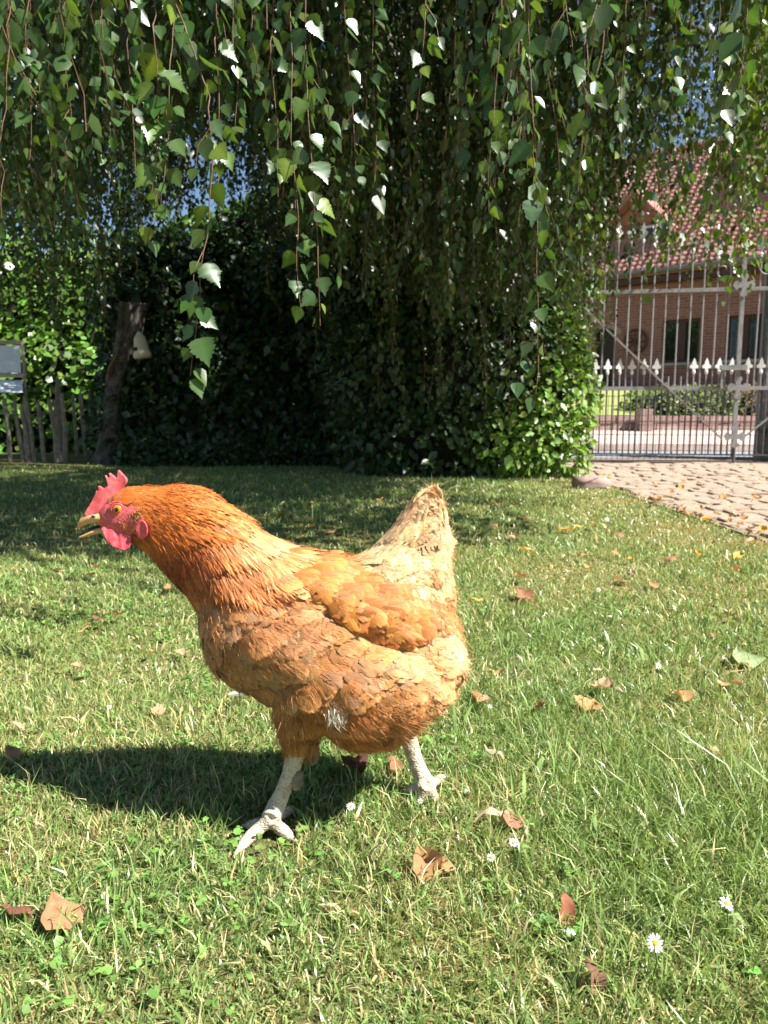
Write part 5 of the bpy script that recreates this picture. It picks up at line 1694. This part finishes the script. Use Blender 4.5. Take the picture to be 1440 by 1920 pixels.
def lump(c, r_, seed):
    rr = random.Random(seed); mb_ = MB()
    pr_ = [(math.sin(a_), -math.cos(a_)) for a_ in np.linspace(.15, math.pi - .15, 7)]
    mb_.lathe(pr_, 9)
    mb_.V = [tuple(np.array(q) * np.array(r_) * rr.uniform(.8, 1.15) + c) for q in mb_.V]
    return mb_
for (u_, v_, w_, r_), sd in zip((((556, 1462, LY - .004, (.010, .008, .015))), ((587, 1413, LY + .02, (.009, .008, .015)))), (1, 2)):
    lump(HF(u_, v_, w_) - HO, r_, sd).build('mud_clod', M['mud'], hen, True)

# ================================================================== litter, flowers
LEAF_SH = []
def dry_leaf(k, kind, col):
    r = random.Random(100 + k)
    if kind == 'maple':
        out_ = [(0, 0), (.2, .03), (.40, .06), (.40, .18), (.50, .32), (.42, .42), (.38, .56), (.27, .60), (.20, .78), (.10, .85), (0, 1.0)]
    elif kind == 'oval':
        out_ = [(0, 0), (.12, .06), (.24, .22), (.29, .42), (.25, .62), (.16, .80), (.06, .93), (0, 1.0)]
    else:
        out_ = [(0, 0), (.05, .08), (.10, .30), (.11, .55), (.08, .80), (.03, .95), (0, 1.0)]
    out_ = [(a * r.uniform(.8, 1.15), b) for a, b in out_]
    c1, c2, tw = r.uniform(.2, 1.0), r.uniform(-.5, .5), r.uniform(-.5, .5)
    z = lambda a, b: abs(a) ** 1.5 * c1 + c2 * (b - .5) ** 2 + tw * a * (b - .4) + .09 * math.sin(9 * a + 7 * b + k) + .04 * math.sin(23 * a - 17 * b + k)
    V, F = [], []
    n = len(out_)
    for a, b in out_: V.append((0, b, z(0, b)))
    for f_ in (.5, 1.0):
        for sg in (-1, 1):
            for a, b in out_: V.append((sg * a * f_, b, z(a * f_, b) + r.uniform(-.045, .045)))
    for g, (i0, i1) in enumerate(((0, n), (n, 3 * n), (0, 2 * n), (2 * n, 4 * n))):
        for i in range(n - 1):
            q = (i0 + i, i1 + i, i1 + i + 1, i0 + i + 1)
            F.append(q if g < 2 else q[::-1])
    mz = min(v[2] for v in V)
    V = [(a, b - .5, c - mz) for a, b, c in V]
    cc = np.tile(np.array(col), (len(V), 1)) * np.array([[r.uniform(.8, 1.15)] for _ in V])
    return mesh_np('fallen_leaf', np.array(V), np.array(F), M['dryleaf'], cc)
BROWN, TAN, YEL, ORG, RED, DARK, PALE, GRN = (.40, .22, .11), (.48, .33, .19), (.58, .40, .08), (.50, .29, .12), (.40, .22, .13), (.13, .055, .035), (.52, .42, .26), (.22, .30, .10)
def drop(u, v, size, kind, col, rz, tilt=(.15, .1), z=.012, k=None):
    k = k if k is not None else random.randrange(9999)
    o = link('fallen_leaf', dry_leaf(k, kind, col), None, G(u, v, z), (tilt[0], tilt[1], rz))
    o.scale = (size,) * 3
    return o
LG = 'fallen leaves scattered on the lawn'
BIG = [(105, 1718, .058, 'maple', BROWN, .9, (.5, .25), 'curled brown leaf lying in the lower left of the lawn'),
       (22, 1720, .045, 'oval', (.22, .09, .06), 1.9, (.6, .2), 'dark red brown leaf at the left picture edge near the curled brown leaf'),
       (798, 1618, .052, 'maple', (.40, .21, .09), .3, (.5, -.3), 'crumpled brown leaf in front of the hen on clover below the two daisies'),
       (832, 1624, .026, 'oval', ORG, 1.2, (.3, -.3), 'small orange brown leaf touching the crumpled brown leaf'),
       (1060, 1706, .036, 'oval', (.32, .12, .06), .2, (.9, .2), 'small russet leaf standing upright in the lower right grass'),
       (1104, 1828, .034, 'oval', (.20, .11, .06), .3, (.7, .3), 'small dull brown leaf deep in the grass below the russet leaf'),
       (920, 1536, .062, 'long', PALE, -1.35, (.1, .1), 'long pale straw coloured dry leaf right of the hen feet'),
       (955, 1540, .034, 'maple', (.42, .20, .13), .4, (.3, .2), 'pinkish brown leaf at the end of the long pale dry leaf'),
       (1105, 1326, .058, 'maple', ORG, -.6, (.2, .15), 'orange brown lobed leaf below the tall daisy right of the hen'),
       (894, 1310, .046, 'maple', (.48, .22, .09), .8, (.3, .2), 'orange leaf just right of the hen rump'),
       (1162, 1090, .062, 'oval', TAN, 1.4, (.45, .2), 'broad tan leaf propped up in the grass right of the hen tail'),
       (1222, 1098, .045, 'maple', BROWN, .2, (.4, .2), 'brown leaf right of the broad tan leaf'),
       (1272, 1308, .046, 'maple', ORG, .5, (.25, .15), 'orange leaf in the grass near the right edge below two white daisies'),
       (1392, 1240, .085, 'maple', (.30, .38, .18), .1, (.35, .1), 'large pale green lobed leaf near the right picture edge'),
       (655, 1438, .058, 'maple', DARK, .9, (.3, .2), 'dark brown leaf in the shadow under the hen belly'),
       (738, 1436, .036, 'oval', (.34, .15, .08), .4, (.3, .2), 'small brown leaf between the hen legs at the shadow edge'),
       (985, 1035, .075, 'oval', YEL, 1.3, (.3, .2), 'yellow leaf lying on the dry patch behind the hen'),
       (1058, 995, .085, 'oval', (.58, .36, .08), 1.5, (.2, .2), 'amber leaf lying left of the drive edge, upper lawn'),
       (1085, 990, .075, 'long', YEL, -1.2, (.2, .2), 'slim yellow leaf beside the amber leaf on the upper lawn'),
       (510, 1000, .0, 'oval', TAN, 0, (0, 0), None),
       (888, 1130, .060, 'long', YEL, -1.4, (.15, .1), 'slim yellow leaf right of the hen tail'),
       (975, 1118, .070, 'maple', (.33, .15, .08), .3, (.3, .2), 'reddish brown lobed leaf right of the hen tail'),
       (160, 1182, .036, 'long', ORG, -1.1, (.3, .2), 'orange leaf on the lit lawn below the hen beak'),
       (185, 1150, .036, 'oval', BROWN, 1.2, (.3, .2), 'light brown leaf on the lit lawn left of the hen breast'),
       (35, 1370, .050, 'long', TAN, 1.4, (.2, .1), 'tan leaf near the left picture edge above the hen shadow'),
       (20, 1416, .040, 'oval', RED, .8, (.4, .1), 'reddish leaf at the left picture edge just above the hen shadow'),
       (298, 1332, .034, 'maple', TAN, .2, (.2, .1), 'small tan leaf above the hen shadow near the pale feather')]
for u, v, s, kind, col, rz, tilt, lab in BIG:
    if s == 0: continue
    z = .014
    tag(drop(u, v, s * (.85 if s > .04 else 1), kind, col, rz, tilt, z), lab, 'leaf', LG)
POOL = [dry_leaf(200 + i, kd, c_) for i, (kd, c_) in enumerate([('oval', YEL), ('oval', ORG), ('maple', BROWN), ('oval', TAN), ('maple', ORG), ('oval', RED), ('long', PALE), ('maple', TAN), ('oval', (.55, .33, .05)), ('long', BROWN)])]
CN = ['yellow oval', 'orange oval', 'brown lobed', 'tan oval', 'orange lobed', 'red oval', 'slim pale', 'tan lobed', 'amber oval', 'slim brown']
def scatter(n, umin, umax, vmin, vmax, size, label, group, cond=None, z=.02):
    k = 0; tries = 0
    while k < n and tries < n * 30:
        tries += 1
        u, v = random.uniform(umin, umax), random.uniform(vmin, vmax)
        q = G(u, v, z)
        if cond and not cond(q): continue
        ci = random.randrange(10)
        o = link('fallen_leaf', POOL[ci], None, q, (random.gauss(0, .3), random.gauss(0, .3), random.uniform(0, 6.28)))
        sz = size * random.uniform(.7, 1.35); o.scale = (sz,) * 3
        tag(o, label.replace('dry leaf', CN[ci] + ' leaf'), 'leaf', group); k += 1
scatter(24, 880, 1440, 925, 1090, .050, 'small dry leaf on the sunny lawn between the hen tail and the drive', 'dry leaves on the lawn near the drive', lambda q: q[0] < PX0 - .02, .025)
scatter(10, 880, 1440, 1090, 1420, .032, 'small dry leaf in the grass right of the hen', 'dry leaves in the grass right of the hen', None, .028)
scatter(10, 0, 340, 1010, 1300, .034, 'small dry leaf on the lit grass left of the hen', 'dry leaves in the grass left of the hen', None, .024)
scatter(12, 20, 780, 935, 1005, .055, 'small dry leaf on the shaded lawn under the birch', 'dry leaves in the birch shade', None, .02)
scatter(26, 1100, 1440, 885, 1000, .055, 'small dry leaf on the cobbles of the drive', 'dry leaves on the cobbles', lambda q: q[0] > PX0 + .05, .05)
scatter(24, 1085, 1440, 905, 1005, .050, 'small dry leaf in the gutter along the edge of the drive', 'dry leaves along the drive edge', lambda q: PX0 - .10 < q[0] < PX0 + .06, .035)

# pale feather lying behind the hen breast
fm_ = feather_T(1, LANCE, .6, .0, .05)
V, F, c, uv = cards(np.zeros((1, 3)), np.array([[1, .1, .05]]), np.array([[0, -.7, .7]]), fm_, FF, np.array([[.007, .058, .03]]), np.array([[.62, .63, .56]]), FUV)
o = link('shed_feather', mesh_np('shed_feather', V, F, M['feather'], c, uv, True), None, G(428, 1302, .035), (.2, -.1, .0))
tag(o, 'white shed feather lying on the grass behind the hen breast', 'feather')

# daisies
def daisy(u, v, size, hgt, tilt, label, npet=15):
    size *= .52
    g = G(u, v, hgt)
    d = tag(empty('daisy', (g[0], g[1], 0)), label, 'flower', 'daisies in the lawn')
    MB().tube([(0, .004, 0), (.003, .0, hgt * .55), (0, 0, hgt - .001)], .0010, 5).build('stem', M['stemgreen'], d)
    hd_ = Matrix.Translation((0, 0, hgt)) @ Matrix.Rotation(tilt[0], 4, 'X') @ Matrix.Rotation(tilt[1], 4, 'Y')
    prof = [(.0003, -.0008), (size * .20, -.0006), (size * .22, .0004), (size * .16, .0016), (size * .05, .0021)]
    o = MB().lathe(prof, 12).build('disc', M['daisy_disc'], d, True); o.matrix_local = hd_
    for k in range(npet):
        a = 2 * math.pi * k / npet + random.uniform(-.08, .08)
        L = size * random.uniform(.42, .52)
        T = np.array([(-.06, 0, 0), (.06, 0, 0), (.13, .55, .03), (-.13, .55, .03), (.08, .95, .0), (-.08, .95, .0), (0, 1.0, 0)])
        V = T * L
        V[:, 1] += size * .16
        me = mesh_np('petal', V, np.array([(0, 1, 2), (0, 2, 3), (3, 2, 4), (3, 4, 5), (5, 4, 6)]), M['petal'], np.tile((.80, .80, .78), (7, 1)))
        o = link('petal', me, d)
        o.matrix_local = hd_ @ Matrix.Rotation(a, 4, 'Z') @ Matrix.Rotation(random.uniform(-.15, .3), 4, 'X')
M['stemgreen'] = mat_flat('stem_green', (.10, .17, .04), .5)
M['daisy_disc'] = mat_noise('daisy_disc', (.62, .36, .01), (.80, .52, .02), 900, .7, bstr=.8, bdist=.001)
for u, v, s, h_, tl, lab in ((1228, 1768, .026, .045, (.9, .2), 'large white daisy with sparse petals in the lower right grass'),
                             (1362, 1695, .024, .045, (.5, .3), 'white daisy at the lower right near the picture edge'),
                             (921, 1608, .017, .035, (.4, -.3), 'small white daisy right of the crumpled brown leaf'),
                             (962, 1580, .017, .035, (.8, .3), 'small half closed daisy just above the crumpled leaf daisy'),
                             (658, 1512, .018, .035, (.7, .1), 'small daisy between the hen feet'),
                             (788, 1502, .012, .035, (.6, 0), 'tiny daisy in front of the hen rear foot'),
                             (1120, 1255, .028, .075, (-.1, .1), 'tall daisy on a long stem right of the hen rump'),
                             (1234, 1248, .022, .055, (1.1, .3), 'white daisy seen from behind near the right edge'),
                             (205, 1326, .014, .030, (.6, 0), 'tiny daisy on the lit lawn left of the hen breast'),
                             (1122, 1106, .022, .045, (1.2, 0), 'closed white daisy bud near the broad tan leaf'),
                             (1138, 974, .035, .05, (1, 0), 'white daisy on the upper lawn near the drive'),
                             (918, 1325, .016, .03, (.3, .2), 'small white daisy right of the hen rump fluff')):
    daisy(u, v, s, h_, tl, lab)

# ================================================================== grass
FOOT = [(*G(u_, v_)[:2], r_) for u_, v_, r_ in ((500, 1548, .05), (470, 1575, .045), (530, 1570, .04), (800, 1490, .045), (478, 1600, .04), (505, 1590, .04))]
def nz(x, y, f, s):
    """cheap smooth noise in the plane, about -1..1"""
    return (np.sin(x * f + s) * np.cos(y * f * 1.13 - s * 1.7) + np.sin((x + y) * f * .61 + s * 2.3) * np.cos((x - y) * f * .77 + s) + np.sin(x * f * 2.3 - y * f * 1.7 + s * .7) * .5) / 2.0
def blades(n, ymin, ymax, hgt, wid, spread, mar=.25, sl=.53):
    # more blades where the lawn is nearer
    Y = ymin + (ymax - ymin) * np.sqrt(rng.random(n) * (1 - (ymin / ymax) ** 2) + (ymin / ymax) ** 2) if False else np.sqrt(rng.random(n) * (ymax ** 2 - ymin ** 2) + ymin ** 2)
    half = sl * Y + mar
    X = (rng.random(n) * 2 - 1) * half
    X = np.where((X > 0) & (X > PX0 + .01) & (Y > 1.2), rng.uniform(-1, 1, n) * np.minimum(half, PX0), X)
    # tufts
    k = rng.random(n) < .22
    X[k] += (np.round(X[k] / .045) * .045 - X[k]) * .55; Y[k] += (np.round(Y[k] / .05 + .3 * np.sin(X[k] * 40)) * .05 - Y[k]) * .45
    dry = nz(X, Y, 4.2, 1.3) + nz(X, Y, 11, 4.1) * .5
    dry += 1.5 * np.exp(-(((X - .55) / .30) ** 2 + ((Y - 2.55) / .35) ** 2)) + 1.2 * np.exp(-(((X + .43) / .10) ** 2 + ((Y - 1.62) / .10) ** 2)) + 1.6 * np.exp(-(((X - 1.45) / .25) ** 2)) * (Y > 2.6)
    dry += .6 * np.exp(-(((X - .12) / .16) ** 2 + ((Y - .95) / .2) ** 2))
    lush = np.exp(-(((X - .43) / .20) ** 2 + ((Y - .98) / .19) ** 2)) + .3 * np.exp(-(((X - .5) / .3) ** 2 + ((Y - 1.6) / .3) ** 2))
    h = hgt * np.exp(rng.normal(size=n) * .38) * (1 + 1.3 * lush) * np.where(dry > .9, .7, 1) * (1 + .25 * nz(X, Y, 9, 2.2))
    for fx, fy, fr in FOOT:
        dd = np.hypot(X - fx, Y - fy)
        h = h * np.where(dd < fr, .35 + .65 * (dd / fr) ** 2, 1)
    az = rng.uniform(0, 6.283, n)
    lean = np.clip(np.abs(rng.normal(size=n)) * spread, 0, 1.45)
    ld = np.stack([np.cos(az), np.sin(az)], 1)
    p0 = np.stack([X, Y, np.full(n, -.002)], 1)
    up = np.stack([ld[:, 0] * np.sin(lean), ld[:, 1] * np.sin(lean), np.cos(lean)], 1)
    lean2 = np.clip(lean * 1.5 + .25 + .4 * rng.random(n), 0, 1.75)
    up2 = np.stack([ld[:, 0] * np.sin(lean2), ld[:, 1] * np.sin(lean2), np.cos(lean2)], 1)
    p1 = p0 + up * (h * .5)[:, None]; p2_ = p1 + up2 * (h * .55)[:, None]
    p2_[:, 2] = np.maximum(p2_[:, 2], .003)
    fa = rng.uniform(0, 6.283, n)
    w = wid * np.exp(rng.normal(size=n) * .25)
    sd = np.stack([np.cos(fa), np.sin(fa), np.zeros(n)], 1) * w[:, None]
    V = np.stack([p0 - sd * .7, p0 + sd * .7, p1 + sd, p1 - sd, p2_], 1).reshape(-1, 3)
    b5 = (np.arange(n) * 5)[:, None]
    F = np.concatenate([b5 + np.array([[0, 1, 2]]), b5 + np.array([[0, 2, 3]]), b5 + np.array([[3, 2, 4]])])
    tone = rng.random(n)
    g = np.where(tone[:, None] < .5, np.array([[.18, .285, .075]]), np.where(tone[:, None] < .8, np.array([[.24, .345, .105]]), np.array([[.135, .225, .065]])))
    g = g * np.array([[1, 1, 1]]) * np.exp(rng.normal(size=(n, 1)) * .2)
    yel = (nz(X, Y, 3.1, 5.5) * .5 + .5)[:, None]
    g = g * (1 - .35 * yel) + np.array([[.36, .38, .14]]) * .35 * yel
    straw = np.array([[.47, .40, .185]]) * np.exp(rng.normal(size=(n, 1)) * .25)
    isdry = rng.random(n) < np.clip(.23 + .25 * dry - .5 * lush, .04, .85)
    g[isdry] = straw[isdry]
    c = np.repeat(g, 5, 0)
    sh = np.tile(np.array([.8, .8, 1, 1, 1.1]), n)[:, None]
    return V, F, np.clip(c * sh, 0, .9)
parts = [blades(152000, .50, 1.45, .0165, .0009, .8), blades(14000, .50, 1.45, .025, .0010, .7), blades(120000, 1.4, 3.0, .018, .0014, .8), blades(85000, 2.9, 7.3, .022, .0026, .75)]
# flat thatch of dead stalks
parts.append(blades(30000, .50, 1.6, .022, .0009, 3.0))
# the lawn goes on to both sides
wide = blades(60000, .25, 7.6, .024, .0030, .75, 1.7, .75)
parts.append(wide)
off = 0; Vs, Fs, Cs = [], [], []
for i, (V, F, c) in enumerate(parts):
    if i == 4: c = np.clip(np.tile((.46, .39, .20), (len(V), 1)) * np.repeat(np.exp(rng.normal(size=(len(V) // 5, 1)) * .3), 5, 0), 0, .9)
    Vs.append(V); Fs.append(F + off); Cs.append(c); off += len(V)
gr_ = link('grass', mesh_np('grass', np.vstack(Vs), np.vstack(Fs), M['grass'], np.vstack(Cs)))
tag(gr_, 'patchy green lawn grass with straw coloured blades', 'grass', kind='stuff')

# clover and broad leaved weeds low in the grass
n = 15000
Y = np.sqrt(rng.random(n) * (2.6 ** 2 - .5 ** 2) + .5 ** 2); X = (rng.random(n) * 2 - 1) * (.53 * Y + .2)
cl = nz(X, Y, 5.5, 9.1) + .6 * np.exp(-(((X + .1) / .35) ** 2 + ((Y - .95) / .3) ** 2)) + .4 * (X < -.1) - .5 * (X > .3)
kp = rng.random(n) < np.clip(.02 + .55 * cl, .02, 1)
X, Y = X[kp], Y[kp]; n = len(X)
C = np.stack([X, Y, rng.uniform(.004, .016, n)], 1)
az = rng.uniform(0, 6.28, n)
Cs, Ds, Ns, Ss, cs = [], [], [], [], []
for k in range(3):
    a = az + k * 2.094
    D = np.stack([np.cos(a), np.sin(a), rng.normal(size=n) * .25], 1)
    Cs.append(C); Ds.append(D); Ns.append(np.array([0, 0, 1.0]) + rng.normal(size=(n, 3)) * .3); Ss.append(np.full(n, .0078) * np.exp(rng.normal(size=n) * .3))
    cs.append(jitter((.17, .31, .07), n, .2, .08))
T_CL = [(0, 0, 0), (-.36, .45, .06), (-.30, .85, .04), (0, .92, -.02), (.30, .85, .04), (.36, .45, .06), (0, .5, -.03)]
V, F, c, _ = cards(np.vstack(Cs), np.vstack(Ds), np.vstack(Ns), T_CL, F_OV, np.concatenate(Ss), np.vstack(cs))
cw = link('clover', mesh_np('clover', V, F, M['grass'], c))
tag(cw, 'small green clover leaves low among the grass', 'clover', kind='stuff')
# broad plantain rosettes
m_ = 26
Y = np.sqrt(rng.random(m_) * (2.2 ** 2 - .52 ** 2) + .52 ** 2); X = (rng.random(m_) * 2 - 1) * (.53 * Y + .1)
Cs, Ds, Ns, Ss = [], [], [], []
for x, y_ in zip(X, Y):
    for k in range(5):
        a = rng.uniform(0, 6.28)
        Cs.append((x, y_, .006)); Ds.append((math.cos(a), math.sin(a), rng.uniform(.15, .6))); Ns.append((rng.normal() * .2, rng.normal() * .2, 1)); Ss.append(rng.uniform(.014, .024))
V, F, c, _ = cards(Cs, Ds, Ns, T_OV, F_OV, Ss, jitter((.17, .30, .08), len(Cs), .2, .08))
tag(link('plantain', mesh_np('plantain', V, F, M['grass'], c)), 'broad green weed leaves scattered in the lawn', 'weeds', kind='stuff')
# a few tall seed stalks at the shade edge
C, D = [], []
for u, v in [(530, 975), (548, 985), (560, 992), (590, 990), (600, 980), (672, 985), (500, 990), (470, 990), (620, 995), (700, 985)]:
    g = G(u, v)
    for k in range(3): C.append(g + rng.normal(size=3) * [.03, .03, 0]); D.append((rng.normal() * .12, rng.normal() * .12, 1))
m_ = len(C)
V, F, c, _ = cards(C, D, rand_dir(m_), [(-.02, 0, 0), (.02, 0, 0), (.02, .8, 0), (.05, .85, 0), (.0, 1, 0), (-.05, .85, 0), (-.02, .8, 0)], np.array([(0, 1, 2), (0, 2, 6), (6, 2, 3), (6, 3, 5), (5, 3, 4)]), np.full(m_, .12), jitter((.12, .19, .05), m_))
tag(link('seed_stalks', mesh_np('seed_stalks', V, F, M['grass'], c)), 'thin seeding grass stalks at the edge of the birch shade', 'grass', kind='stuff')
